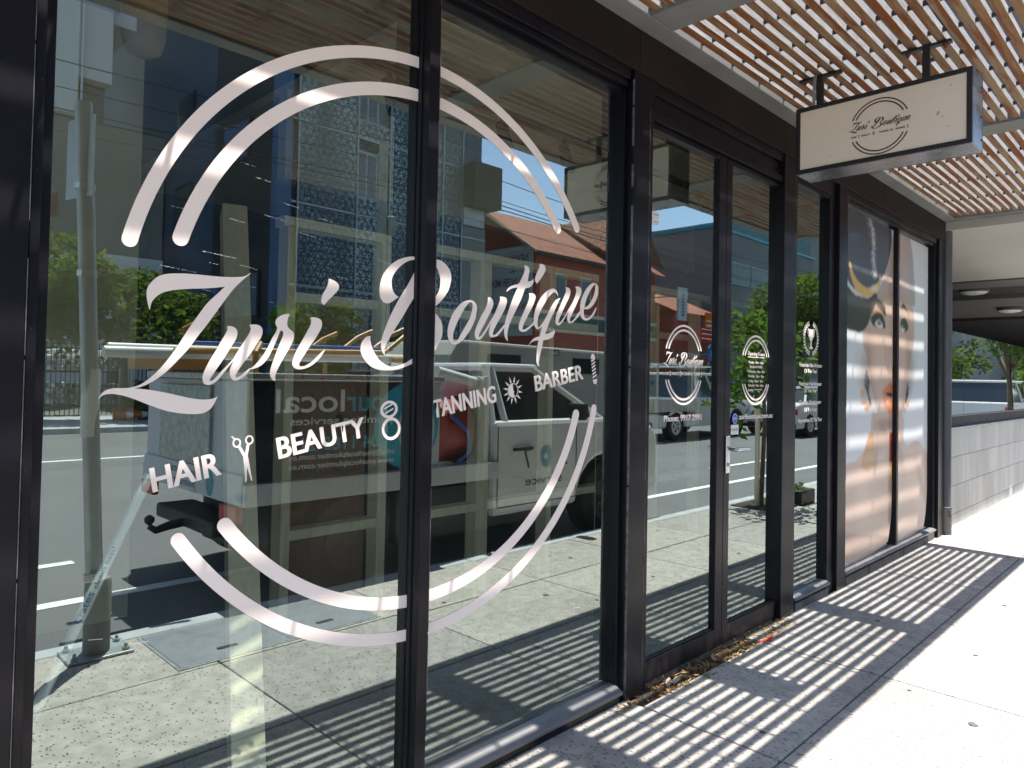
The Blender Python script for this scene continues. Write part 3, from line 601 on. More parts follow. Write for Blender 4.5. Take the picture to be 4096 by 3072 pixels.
# the double door
def leaf(x0, x1, handle):
    d = frame_bars('door', [(x0, x0 + 0.060, 0.03, 0.075, 0.012, 2.52), (x1 - 0.074, x1, 0.03, 0.075, 0.012, 2.52), (x0 + 0.060, x1 - 0.074, 0.03, 0.075, 0.012, 0.104), (x0 + 0.060, x1 - 0.074, 0.03, 0.075, 2.495, 2.52)], shop)
    frame_bars('glazing_bead', [(x0 + 0.060, x1 - 0.074, 0.036, 0.047, 0.105, 0.113)], d)
    pane(x0 + 0.055, x1 - 0.070, 0.10, 2.50, d, 0.048)
    return d
d1 = leaf(2.650, 3.3985, False); d2 = leaf(3.4015, 4.112, True)
hd = MB().box(3.408, 3.446, 0.018, 0.0295, 0.885, 1.078).build('handle', M['chrome'], d2, bevel=0.003)
MB().tube([(3.427, 0.018, 1.012), (3.427, -0.028, 1.012)], 0.011, 14).tube([(3.420, -0.030, 1.012), (3.50, -0.034, 1.010), (3.560, -0.030, 1.006)], [0.011, 0.010, 0.009], 14).build('lever', M['chrome'], hd, smooth=True)
MB().lathe([(0.010, 0.0), (0.010, -0.004)], (3.427, 0.018, 0.93), 'y', 16).build('lock_cylinder', M['galv'], hd)
frame_bars('door_frame', [(2.678, 4.029, 0.012, 0.15, 2.525, 2.560), (2.678, 4.029, 0.030, 0.15, 2.562, 2.640), (2.678, 4.029, 0.010, 0.15, 2.642, 2.690)], shop)
box('threshold', M['kickpale'], (2.680, 4.002, 0.035, 0.16, -0.02, 0.008), shop)
# narrow side window
sw = frame_bars('window', [(4.224, 4.250, 0.02, 0.15, 0.0, 2.69), (4.776, 4.876, 0.025, 0.15, 0.0, 2.69), (4.25, 4.776, 0.010, 0.15, 2.60, 2.69), (4.25, 4.776, 0.028, 0.15, 2.575, 2.60), (4.25, 4.776, 0.015, 0.055, 0.0, 0.062)], shop)
pane(4.245, 4.782, 0.06, 2.585, sw, 0.06)
MB().prism([(0.0, 0.064), (0.0, 0.074), (0.025, 0.084), (0.059, 0.090), (0.059, 0.064)], 4.25, 4.776, 'x').build('sill', M['sill'], sw, bevel=0.002)
box('kick_plate', M['kickpale'], (4.25, 4.755, 0.006, 0.014, 0.002, 0.045), sw)
# poster window
pw = frame_bars('window', [(5.028, 5.050, 0.02, 0.15, 0.0, 2.69), (7.221, 7.283, 0.025, 0.15, 0.0, 2.69), (5.05, 7.221, 0.010, 0.15, 2.645, 2.69), (5.05, 7.221, 0.030, 0.15, 2.618, 2.645), (5.05, 7.221, 0.012, 0.055, 0.0, 0.074)], shop)
frame_bars('mullion', [(6.187, 6.232, 0.025, 0.12, 0.075, 2.617)], pw)
for a, b in ((5.045, 6.192), (6.227, 7.226)): pane(a, b, 0.080, 2.63, pw, 0.06)
MB().prism([(-0.004, 0.076), (-0.004, 0.088), (0.025, 0.096), (0.059, 0.100), (0.059, 0.076)], 5.05, 7.22, 'x').build('sill', M['sill'], pw, bevel=0.002)
for a, b in ((5.06, 5.5), (5.52, 6.3), (6.32, 7.0)): box('kick_plate', M['kickpale'], (a, b, 0.004, 0.0115, 0.004, 0.055), pw)
# scratches on the big panes
sm = MB(); rs = random.Random(3)
for i in range(26):
    x = rs.uniform(0.46, 1.30); z = 2.06 - 0.50 * rs.random() - 0.16 * (x - 0.5); L_ = rs.choice((0.02, 0.03, 0.05, 0.09)); sl = rs.uniform(-0.16, -0.02); hh_ = rs.uniform(0.0003, 0.0010) * (1.6 if L_ > 0.04 else 1)
    for q in range(int(L_ / 0.0032)):
        if rs.random() < 0.35: continue
        t = q * 0.0032; l_ = rs.uniform(0.0008, 0.0024)
        sm.obox((x + t, GY - 0.0012, z + sl * t + rs.uniform(-0.0007, 0.0007)), (l_ / 2, 0, sl * l_ / 2), (0, 0.0004, 0), (0, 0, hh_ * rs.uniform(0.3, 1) * (1 - t / L_ * 0.6)))
for (x, z, L_, h) in ((0.52, 0.73, 0.03, 0.001), (0.62, 0.70, 0.035, 0.001), (2.27, 0.43, 0.05, 0.001)):
    sm.obox((x, GY - 0.0012, z), (L_ / 2, 0, -L_ * 0.08), (0, 0.0004, 0), (h * 0.1, 0, h / 2))
sm.build('scratch_marks', M['scratch'], win, kind='stuff')
# downpipe at the corner
dp = thing('downpipe', 'grey round plastic downpipe at the far corner of the shop', 'downpipe', (7.545, 0.005, 0))
MB().tube([(0, 0, 0.015), (0, 0, 2.88)], 0.047, 20).build('pipe', M['pipe'], dp, smooth=True)
MB().lathe([(0.050, 0.0), (0.053, 0.004), (0.053, 0.23), (0.058, 0.236), (0.058, 0.25), (0.047, 0.255)], (0, 0, 0.0), 'z', 20).build('socket', M['pipe'], dp, smooth=True)
for z in (0.17, 0.20): MB().obox((-0.03, -0.055, z), (0.02, 0, 0), (0, 0.006, 0), (0, 0, 0.004)).build('clip', M['pipe'], dp)

# ================================================================== CANOPY
can = thing('timber_batten_canopy', 'canopy of rust stained timber battens between grey beams over the footpath', 'canopy')
BX = [(-4.62, -4.44), (-2.25, -2.07), (0.12, 0.29), (2.488, 2.664), (4.853, 5.045), (7.355, 7.482)]
MB().box(-6, 7.482, -0.100, -0.004, 2.872, 3.03).build('wall_beam', M['beam'], can, bevel=0.004)
MB().box(-6, 7.482, -1.395, -1.302, 2.872, 3.03).build('edge_beam', M['beam'], can, bevel=0.004)
for a, b in BX: MB().box(a, b, -1.3015, -0.1005, 2.874, 3.03).build('cross_beam', M['beam'], can, bevel=0.004)
protos = {}
rs = random.Random(11)
for (a, b) in zip(BX, BX[1:]):
    x0, x1 = a[1] + 0.003, b[0] - 0.003; L_ = x1 - x0
    for k in range(20):
        y = -0.1385 - 0.0598 * k
        key = round(L_, 2)
        if key not in protos:
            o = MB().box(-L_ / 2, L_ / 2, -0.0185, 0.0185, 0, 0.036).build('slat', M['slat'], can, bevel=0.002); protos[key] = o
        else:
            o = protos[key].copy(); COL.objects.link(o)
        o.location = ((x0 + x1) / 2, y + rs.uniform(-0.0015, 0.0015), 2.886 + rs.uniform(-0.002, 0.002))
        o.rotation_euler = (rs.uniform(-0.03, 0.03), 0, rs.uniform(-0.0008, 0.0008))
    step = 0.29 if x1 < 5.0 else 0.60
    n = int(L_ / step); 
    for i in range(1, n + (1 if L_ - n * step > 0.1 else 0)):
        x = x1 - 0.0 - i * step if step > 0.5 else x0 + 0.235 + (i - 1) * step
        if x0 + 0.05 < x < x1 - 0.05:
            MB().box(x - 0.006, x + 0.006, -1.301, -0.101, 2.896, 2.914).build('spacer_bar', M['signframe'], can)
# ================================================================== HANGING SIGN
sg = thing('hanging_sign', 'black framed cream lightbox sign hanging from the canopy battens', 'sign', (3.455, -0.6775, 2.38))
hw, hh, dpt = 0.3735, 0.325, 0.185
cab = MB().box(0.012, dpt, -hw, hw, 0, hh).build('cabinet', M['signmetal'], sg, bevel=0.003)
fm = MB(); t_ = 0.021
fm.box(0.0, 0.0115, -hw, hw, 0, t_); fm.box(0.0, 0.0115, -hw, hw, hh - t_, hh); fm.box(0.0, 0.0115, -hw, -hw + t_, t_, hh - t_); fm.box(0.0, 0.0115, hw - t_, hw, t_, hh - t_)
fm.build('front_frame', M['signframe'], sg, bevel=0.002)
MB().box(0.006, 0.0118, -hw + t_, hw - t_, t_, hh - t_).build('face_panel', M['signface'], sg)
MB().box(dpt + 0.0005, dpt + 0.006, -hw, hw, 0, hh).build('back_frame', M['signframe'], sg)
for z in (0.05, 0.15, 0.28): MB().lathe([(0.005, 0), (0.004, -0.004)], (dpt * 0.9, -hw, z), 'y', 10).build('screw', M['black'], sg)
for (y, z, ry, rz_) in ((-0.245, 0.155, 0.006, 0.010), (-0.262, 0.137, 0.003, 0.004), (-0.295, 0.265, 0.003, 0.005), (-0.285, 0.09, 0.003, 0.003), (0.21, 0.06, 0.004, 0.003)):
    shape([circ((0, 0), 1, 14)], 'smudge', M['smudge'], (0.0057, y, z), -Y * ry, Z * rz_ + Y * ry * -0.5, sg)
lg = bpy.data.objects.new('logo_print', bpy.data.meshes.new('logo_print')); link(lg, sg)
logo(sg, M['brown'], (0.0056, -0.008, 0.1555), -Y * 0.129, Z * 0.129, full=False, name_ring='logo_ring', dr=0.006, fat=0.0025)
join_children(sg, ('logo_ring', 'letter', 'word') + ICONS)
bpy.data.objects.remove(lg)
for y in (0.295, -0.175):
    p = MB().box(0.085, 0.112, y - 0.0145, y + 0.0145, hh, 0.505).build('hanger_post', M['signframe'], sg, bevel=0.002)
    MB().box(0.082, 0.115, y - 0.10, y + 0.10, 0.490, 0.503).build('fixing_plate', M['signframe'], p, bevel=0.001)
    for q in (-0.075, 0.075): MB().lathe([(0.011, 0), (0.012, -0.010), (0.007, -0.011), (0.007, -0.022)], (0.098, y + q, 0.4935), 'z', 8).build('bolt', M['rust'], p)
MB().tube([(0.075, 0.315, hh), (0.075, 0.317, 0.42), (0.08, 0.312, 0.505)], 0.008, 8).build('cable_sleeve', M['galv'], sg, smooth=True)

# ================================================================== VINYLS ON THE GLASS
big = thing('window_decal', 'very large pale ring logo with script lettering across both panes of the big window', 'logo decal', (1.465, GY - 0.0008, 1.4494))
ca, sa = math.cos(R(10.25)), math.sin(R(10.25))
logo(big, M['vinyl'], (0, 0, 0), Vector((ca, 0, sa)) * 0.9427, Vector((-sa, 0, ca)) * 0.9427)
join_children(big, ICONS)
DY = 0.048 - 0.0008
rg = thing('door_logo_decal', 'ring logo with script name and phone number on the left door leaf', 'logo decal', (3.031, DY, 1.434))
logo(rg, M['vinyl'], (0, 0, 0), X * 0.177, Z * 0.193, full=False, dr=0.012, fat=0.0015)
join_children(rg, ('letter',) + ICONS)
text('Phone: 9917 2991', 'phone_number', M['vinyl'], (-0.171, 0, -0.268), X, Z, 0.0275, 0.339, rg, weight=0.012, bold=0.03)
oh = thing('opening_hours_decal', 'ring of white vinyl around the opening hours list on the right door leaf', 'hours decal', (3.7885, DY, 1.426))
for (r0, r1) in ((0.945, 1.0), (0.82, 0.875)):
    rm = (r0 + r1) / 2; a = math.degrees(math.asin(0.42 / rm))
    shape([ring((0, 0), r0, r1, a, 180 - a, 40, True)], 'arc', M['vinyl'], (0, 0, 0), X * 0.1785, Z * 0.194, oh)
    shape([ring((0, 0), r0, r1, -a, -180 + a, 40, True)], 'arc', M['vinyl'], (0, 0, 0), X * 0.1785, Z * 0.194, oh)
text('Opening Hours', 'heading', M['vinyl'], (-0.100, 0, 0.081), X, Z, 0.020, 0.205, oh, weight=0.012, bold=0.03)
MB().box(-0.100, 0.100, -0.0005, 0, 0.069, 0.073).build('underline', M['vinyl'], oh)
for s, z, wd in (('Monday  10am - 6pm', 0.036, 0.178), ('Tuesday-CLOSED', 0.012, 0.155), ('Wednesday  10am - 9pm', -0.014, 0.208), ('Thursday  10am - 9pm', -0.040, 0.195), ('Friday  10am - 9pm', -0.067, 0.172), ('Saturday  9am - 5pm', -0.091, 0.182)):
    text(s, 'hours_line', M['vinyl'], (0, 0, z), X, Z, 0.0135, wd, oh, 'c', weight=0.012, bold=0.03)
text('Sunday', 'hours_line', M['vinyl'], (-0.092, 0, -0.117), X, Z, 0.0135, 0.063, oh, weight=0.012, bold=0.03)
text('By appointment', 'hours_line', M['vinyl'], (-0.015, 0, -0.111), X, Z, 0.008, 0.090, oh, weight=0.012, bold=0.03); text('only', 'hours_line', M['vinyl'], (0.02, 0, -0.122), X, Z, 0.008, 0.025, oh, weight=0.012, bold=0.03)
ur = text('zuriboutique.com.au', 'web_address_decal', M['vinyl'], (3.596, DY, 1.158), X, Z, 0.0265, 0.405, None, weight=0.012, bold=0.03)
tag(ur, 'pale web address lettering low on the right door leaf', 'web decal')
st = thing('alarm_sticker', 'small blue octagonal alarm sticker above the NO ENTRY card', 'sticker', (3.549, DY, 1.163))
oc = lambda r, sy: [(r * math.cos(R(22.5 + 45 * i)), r * sy * math.sin(R(22.5 + 45 * i))) for i in range(8)]
shape([oc(0.029, 1.0)], 'sticker_back', M['adt'], (0, 0, 0), X, Z, st); shape([oc(0.027, 1.0), oc(0.0245, 1.0)], 'sticker_rim', M['sticker'], (0, -0.0006, 0), X, Z, st)
text('ADT', 'sticker_text', M['sticker'], (0, -0.0006, -0.006), X, Z, 0.013, 0.036, st, 'c', weight=0.012, bold=0.03)
ne = thing('no_entry_sticker', 'small white NO ENTRY card stuck on the right door leaf above the handle', 'sticker', (3.548, DY, 1.104))
shape([[(-0.042, -0.026), (0.042, -0.026), (0.042, 0.026), (-0.042, 0.026)]], 'card', M['sticker'], (0, 0, 0), X, Z, ne); text('NO ENTRY', 'card_text', M['lettergrey'], (0, -0.0006, -0.006), X, Z, 0.0125, 0.074, ne, 'c')
gs = thing('glass_maker_sticker', 'small white card stuck high on the left door leaf', 'sticker', (2.758, DY, 2.098))
shape([[(-0.035, -0.029), (0.035, -0.029), (0.035, 0.029), (-0.035, 0.029)]], 'card', M['sticker'], (0, 0, 0), X, Z, gs); text('GLASS', 'card_text', M['lettergrey'], (0.012, -0.0006, 0.013), X, Z, 0.007, 0.04, gs, 'c'); text('7412', 'card_text', M['lettergrey'], (0.015, -0.0006, -0.022), X, Z, 0.007, 0.03, gs, 'c')
# award decal of the side window
aw = thing('award_decal', 'trophy in a laurel wreath above the award lines on the narrow side window', 'award decal', (4.5735, 0.06 - 0.0008, 1.645))
lf = []
for s in (-1, 1):
    for i in range(13):
        a = R(-78 + i * 11.8); c = (s * 0.108 * math.cos(a), 0.098 * math.sin(a)); tdir = math.atan2(0.098 * math.cos(a), -s * 0.108 * math.sin(a))
        for kk in (-0.5, 0.5):
            an = tdir + kk * 1.3; l_ = 0.026; wv = 0.006; dx, dz = math.cos(an), math.sin(an)
            shape([[(c[0], c[1]), (c[0] + dx * l_ * 0.5 - dz * wv, c[1] + dz * l_ * 0.5 + dx * wv), (c[0] + dx * l_, c[1] + dz * l_), (c[0] + dx * l_ * 0.5 + dz * wv, c[1] + dz * l_ * 0.5 - dx * wv)]], 'laurel_wreath', M['vinyl'], (0, 0, 0), X, Z, aw)
join_children(aw, ('laurel_wreath',))
cup = [(-0.034, 0.058), (0.034, 0.058), (0.033, 0.02), (0.026, -0.005), (0.010, -0.018), (0.006, -0.028), (0.012, -0.034), (0.006, -0.042), (0.014, -0.052), (0.026, -0.058), (0.026, -0.066), (-0.026, -0.066), (-0.026, -0.058), (-0.014, -0.052), (-0.006, -0.042), (-0.012, -0.034), (-0.006, -0.028), (-0.010, -0.018), (-0.026, -0.005), (-0.033, 0.02)]
shape([cup], 'trophy', M['vinyl'], (0, 0, 0), X, Z, aw)
for s in (-1, 1): shape([ring((s * 0.036, 0.028), 0.016, 0.021, 90 - s * 30, 90 - s * 200, 16)], 'trophy_handle', M['vinyl'], (0, -0.0001, 0), X * 0.9, Z * 1.4, aw)
for s, z, wd in (('Victorian Hairdresser', 1.464, 0.365), ('Of The Year', 1.426, 0.20), ('National Hairdresser', 1.346, 0.355), ('Of The Year', 1.303, 0.20), ('Oceanic Hairdresser', 1.229, 0.345), ('Of The Year', 1.182, 0.20), ('Apprentice Of The Year', 1.116, 0.378)):
    text(s, 'award_line', M['vinyl'], (0, 0, z - 1.645), X, Z, 0.024, wd, aw, 'c', weight=0.012, bold=0.03)

# ================================================================== POSTER (printed sheets behind the end window)
def pip(P, poly):
    x, y = P[:, 0], P[:, 1]; c = np.zeros(len(P), bool); n = len(poly)
    for i in range(n):
        (x0, y0), (x1, y1) = poly[i], poly[(i + 1) % n]
        if y0 == y1: continue
        h = ((y0 > y) != (y1 > y)) & (x < (x1 - x0) * (y - y0) / (y1 - y0) + x0); c ^= h
    return c
def smooth_poly(pts, k=4):
    out = []; n = len(pts)
    for i in range(n):
        p0, p1, p2, p3 = [np.array(pts[(i + j) % n], float) for j in (-1, 0, 1, 2)]
        for t in np.arange(k) / k: out.append(tuple(0.5 * (2 * p1 + (p2 - p0) * t + (2 * p0 - 5 * p1 + 4 * p2 - p3) * t * t + (3 * p1 - p0 - 3 * p2 + p3) * t ** 3)))
    return out
HM = (1580.99822, 40.90495, -6012.16209, 655.06525, -3388.92546, 5593.71681, 0.56314, 0.01789)
def poster_colour(x, z):
    wv = HM[6] * x + HM[7] * z + 1
    P = np.stack([(HM[0] * x + HM[1] * z + HM[2]) / wv, (HM[3] * x + HM[4] * z + HM[5]) / wv], 1)
    a, b = P[:, 0], P[:, 1]; C = np.tile(np.array([0.62, 0.645, 0.66]), (len(P), 1))
    def poly(pts, col, al=1.0, sm=True):
        m = pip(P, smooth_poly(pts) if sm else pts); C[m] = C[m] * (1 - al) + np.array(col) * al
    def blob(cx, cy, rx, ry, col, al=1.0, soft=0.5, rot=0.0):
        dx, dy = a - cx, b - cy; c_, s_ = math.cos(rot), math.sin(rot); u = (dx * c_ + dy * s_) / rx; v = (-dx * s_ + dy * c_) / ry
        m = np.clip((1 - np.sqrt(u * u + v * v)) / soft, 0, 1)[:, None] * al; C[:] = C * (1 - m) + np.array(col) * m
    skin, dk = (0.56, 0.415, 0.34), (0.022, 0.020, 0.022)
    poly([(560, 1640), (620, 1575), (680, 1505), (715, 1420), (735, 1290), (905, 1290), (915, 1440), (940, 1480), (990, 1450), (1040, 1500), (1075, 1560), (1100, 1640), (1110, 2200), (560, 2200)], skin)
    blob(800, 1800, 90, 330, (0.42, 0.29, 0.22), 0.5, 1.0, 0.12); blob(960, 1900, 60, 300, (0.44, 0.31, 0.24), 0.5, 1.0, -0.2); blob(660, 1760, 60, 260, (0.68, 0.53, 0.44), 0.6, 1.0)
    blob(1000, 1600, 40, 150, (0.45, 0.30, 0.22), 0.5, 1.0, -0.3); blob(1060, 1780, 30, 240, (0.66, 0.52, 0.44), 0.5, 1.0)
    blob(812, 1385, 100, 80, (0.33, 0.20, 0.15), 0.75, 0.9)
    poly([(735, 575), (700, 640), (668, 770), (672, 870), (695, 960), (705, 1040), (730, 1180), (765, 1300), (815, 1400), (840, 1440), (870, 1400), (905, 1290), (930, 1190), (945, 1060), (960, 960), (978, 860), (982, 750), (968, 640), (940, 590), (840, 560)], skin)
    blob(700, 980, 50, 260, (0.29, 0.195, 0.15), 0.7, 1.0); blob(950, 950, 36, 280, (0.29, 0.195, 0.15), 0.7, 1.0); blob(770, 950, 60, 160, (0.64, 0.46, 0.36), 0.7, 1.0); blob(835, 760, 34, 260, (0.62, 0.45, 0.35), 0.6, 1.0)
    poly([(790, 480), (830, 300), (845, 240), (905, 190), (945, 210), (970, 330), (980, 520), (975, 640), (860, 600), (745, 620), (735, 590)], (0.42, 0.31, 0.26), 0.9)
    poly([(930, 210), (950, 230), (976, 420), (984, 640), (950, 560), (945, 380)], (0.36, 0.33, 0.35), 0.8)
    poly([(560, 520), (620, 570), (700, 592), (745, 560), (755, 600), (722, 690), (692, 765), (655, 797), (620, 790), (560, 750)], dk)
    poly([(560, 60), (640, 20), (760, 60), (838, 160), (838, 300), (806, 430), (770, 490), (700, 560), (620, 540), (560, 420)], (0.055, 0.065, 0.085))
    poly([(588, 365), (610, 440), (650, 500), (700, 530), (752, 505), (775, 465), (768, 530), (722, 577), (680, 583), (632, 552), (602, 485), (588, 430)], (0.62, 0.40, 0.12))
    blob(740, 535, 36, 30, (0.78, 0.70, 0.60), 0.8, 0.8, -0.6)
    poly([(730, 585), (768, 600), (800, 645), (806, 702), (788, 684), (756, 640)], (0.05, 0.035, 0.03)); poly([(898, 655), (915, 622), (946, 690), (934, 672), (915, 655)], (0.06, 0.04, 0.035))
    blob(752, 690, 46, 40, (0.66, 0.28, 0.07), 0.75, 0.8); blob(925, 735, 30, 34, (0.66, 0.28, 0.07), 0.7, 0.8)
    poly([(715, 720), (735, 690), (765, 678), (792, 705), (805, 770), (775, 772), (735, 760)], dk); poly([(742, 745), (768, 722), (790, 765), (765, 772)], (0.72, 0.68, 0.64)); blob(768, 742, 15, 17, dk, 1, 0.4); blob(772, 736, 4, 5, (0.9, 0.9, 0.9), 1, 0.4)
    poly([(896, 735), (910, 715), (930, 720), (945, 770), (925, 800), (902, 790)], dk); poly([(900, 775), (912, 757), (922, 790), (908, 796)], (0.70, 0.66, 0.62)); blob(914, 768, 8, 12, dk, 1, 0.4)
    blob(690, 1110, 60, 240, (0.20, 0.12, 0.085), 0.5, 1.0, -0.25); blob(940, 1120, 40, 240, (0.20, 0.12, 0.085), 0.5, 1.0, 0.22); blob(800, 1350, 90, 60, (0.22, 0.13, 0.095), 0.8, 1.0); blob(835, 1300, 26, 26, (0.62, 0.44, 0.34), 0.6, 1.0); blob(865, 880, 22, 150, (0.30, 0.19, 0.145), 0.55, 1.0)
    blob(760, 640, 50, 60, (0.32, 0.20, 0.15), 0.5, 1.0); blob(735, 860, 34, 60, (0.66, 0.45, 0.34), 0.5, 1.0); blob(630, 1660, 60, 120, (0.62, 0.45, 0.36), 0.6, 1.0, 0.4); blob(745, 1560, 18, 120, (0.28, 0.17, 0.125), 0.6, 1.0, 0.1); blob(900, 1560, 26, 130, (0.28, 0.17, 0.125), 0.6, 1.0, -0.15); blob(960, 1520, 36, 70, (0.62, 0.45, 0.36), 0.6, 1.0); blob(1020, 1700, 22, 150, (0.27, 0.17, 0.125), 0.6, 1.0, -0.2)
    blob(832, 1030, 26, 34, (0.36, 0.19, 0.13), 0.8, 0.8); blob(818, 1012, 8, 8, (0.12, 0.05, 0.04), 0.9, 0.6); blob(848, 1022, 7, 7, (0.12, 0.05, 0.04), 0.9, 0.6); blob(836, 980, 12, 50, (0.74, 0.60, 0.52), 0.7, 1.0); blob(805, 940, 10, 120, (0.42, 0.28, 0.22), 0.5, 1.0)
    poly([(783, 1165), (805, 1128), (830, 1103), (845, 1112), (862, 1130), (860, 1190), (820, 1184)], (0.62, 0.20, 0.09)); poly([(788, 1180), (800, 1250), (828, 1288), (855, 1278), (862, 1195), (822, 1190)], (0.70, 0.26, 0.12))
    blob(818, 1218, 14, 26, (0.82, 0.55, 0.45), 0.7, 0.9); poly([(805, 1165), (832, 1162), (850, 1180), (832, 1188), (812, 1182)], (0.05, 0.015, 0.012))
    rr = random.Random(5)
    for (x0, y0, x1, y1) in ((688, 1020, 708, 1110), (682, 1050, 706, 1135), (678, 1080, 704, 1160), (680, 1110, 706, 1185), (692, 1140, 712, 1210), (700, 1160, 716, 1240), (944, 1105, 930, 1180), (948, 1130, 928, 1205), (946, 1160, 926, 1225)):
        poly([(x0 - 3, y0), (x0 + 3, y0), (x1 + 5, y1), (x1 - 5, y1)], dk, 1, False)
    for (cx, cy, rx, ry, ro) in ((668, 1160, 20, 16, 0.6), (676, 1222, 24, 16, 0.2), (692, 1262, 18, 22, 0), (706, 1240, 20, 14, -0.4), (664, 1185, 12, 10, 0), (936, 1235, 14, 20, 0), (922, 1265, 10, 16, 0), (944, 1215, 10, 12, 0)): blob(cx, cy, rx, ry, (0.64, 0.30, 0.10), 0.9, 0.45, ro)
    for i in range(9): blob(728 + i * 6, 1290 + i * 17, 9, 10, (0.52, 0.33, 0.14), 0.8, 0.5)
    poly([(828, 1400), (858, 1400), (856, 1610), (830, 1610)], (0.26, 0.022, 0.018), 1, False); poly([(832, 1580), (856, 1580), (852, 1700), (838, 1700)], (0.62, 0.36, 0.08), 1, False)
    for i in range(12):
        t = i / 11; poly([(706 + t * 26, 1400), (710 + t * 26, 1400), (658 + t * 76, 1640 - abs(t - 0.5) * 60), (650 + t * 76, 1640 - abs(t - 0.5) * 60)], (0.64 - 0.2 * (i % 2), 0.36 - 0.1 * (i % 2), 0.14), 0.9, False)
    for i in range(420):
        t = rr.random(); cx = 690 + 70 * t + 14 * math.sin(5 * t); cy = 60 + 410 * t; L_ = rr.uniform(8, 36); an = rr.choice((-1, 1)) * rr.uniform(0.5, 1.1)
        ex, ey = cx + L_ * math.sin(an), cy + L_ * math.cos(an) * 0.8; poly([(cx - 2, cy), (cx + 2, cy), (ex, ey)], (0.70, 0.68, 0.67), 0.5, False)
    return np.clip(C, 0, 1)
pt = NT('printed poster'); at = pt.n('ShaderNodeVertexColor'); at.layer_name = 'print'
M['poster'] = pt.pbr(at.outputs[0], 0.5, 0, spec=0.3)
for n_ in pt.t.nodes:
    if n_.type == 'BSDF_PRINCIPLED': n_.inputs['Coat Weight'].default_value = 0.35; n_.inputs['Coat Roughness'].default_value = 0.10; n_.inputs['Coat IOR'].default_value = 1.6
M['posterback'] = simple('poster back paper', (0.6, 0.6, 0.6), 0.7)
po = thing('poster', "tall two sheet poster of a woman's face in a feathered hat in the end window", 'poster', (0, 0, 0))
for (x0, x1) in ((5.052, 6.186), (6.233, 7.15)):
    nx, nz = int((x1 - x0) / 0.0085), 400
    gx = np.linspace(x0, x1, nx + 1); gz = np.linspace(0.085, 2.60, nz + 1); XX, ZZ = np.meshgrid(gx, gz)
    u = (XX - x0) / (x1 - x0); yy = 0.0575 - 0.0012 * np.sin(u * 5 + ZZ * 0.5) ** 2 - 0.001 * np.sin(u * 3.1 - ZZ * 1.7) - 0.004 * np.exp(-((ZZ - 0.1) / 0.30) ** 2) * (1 + np.sin(u * 5 + 1))
    zz = ZZ + np.where(ZZ < 0.4, (0.4 - ZZ) / 0.32 * (0.055 * u ** 3 + 0.02 * (1 - u) ** 4), 0)
    xx = XX - np.where(ZZ < 0.5, 0.10 * ((0.5 - ZZ) / 0.42) ** 2 * (u > 0.85) * (u - 0.85) / 0.15, 0)
    V_ = np.stack([xx, yy, zz], -1).reshape(-1, 3); id_ = np.arange((nx + 1) * (nz + 1)).reshape(nz + 1, nx + 1)
    F_ = np.stack([id_[:-1, :-1], id_[:-1, 1:], id_[1:, 1:], id_[1:, :-1]], -1).reshape(-1, 4)
    me = bpy.data.meshes.new('poster_sheet'); me.from_pydata(V_.tolist(), [], F_.tolist())
    ca_ = me.color_attributes.new('print', 'FLOAT_COLOR', 'POINT'); cc = poster_colour(XX.ravel(), ZZ.ravel()).reshape(nz + 1, nx + 1, 3)
    for _ in range(1):   # the print has soft edges
        p_ = np.pad(cc, ((2, 2), (1, 1), (0, 0)), mode='edge')
        cc = sum(p_[a:a + nz + 1, b:b + nx + 1] * wgt for a, wa in ((0, .1), (1, .2), (2, .4), (3, .2), (4, .1)) for b, wb in ((0, .25), (1, .5), (2, .25)) for wgt in (wa * wb,))
    cc = cc.reshape(-1, 3)
    ca_.data.foreach_set('color', np.concatenate([cc, np.ones((len(cc), 1))], 1).ravel().astype(np.float32))
    me.materials.append(M['poster']); me.polygons.foreach_set('use_smooth', [True] * len(me.polygons))
    o = link(bpy.data.objects.new('poster_sheet', me), po)
    md = o.modifiers.new('thick', 'SOLIDIFY'); md.thickness = 0.0012; md.offset = -1

# ================================================================== leaf litter and small rubbish by the door
box('soil_gap', M['soil'], (2.66, 4.10, -0.071, 0.034, -0.06, -0.014), fp)
lm = MB(); rs = random.Random(21)
for i in range(1500):
    t = rs.random(); x = 2.68 + 1.40 * t; y = rs.uniform(-0.085, 0.030) if rs.random() < 0.9 else rs.uniform(-0.12, -0.07)
    if rs.random() < 0.05: x = rs.uniform(2.40, 2.7); y = rs.uniform(-0.06, -0.01)
    z = rs.uniform(-0.010, 0.007); L_ = rs.choice((rs.uniform(0.004, 0.012), rs.uniform(0.010, 0.026))); wv = L_ * rs.uniform(0.14, 0.36); an = rs.uniform(0, 6.3); ti = rs.uniform(-0.5, 0.5)
    ax = Vector((math.cos(an), math.sin(an), ti)).normalized() * L_; ay = Vector((-math.sin(an), math.cos(an), rs.uniform(-0.4, 0.4))).normalized() * wv; c = Vector((x, y, z + 0.004))
    lm.add([c - ax, c + ay * 0.9 + Z * wv * 0.3, c + ax, c - ay * 0.9 + Z * wv * 0.3], [(0, 1, 2, 3)])
lm.build('leaf_litter', M['litter'], kind='stuff', fix=False)
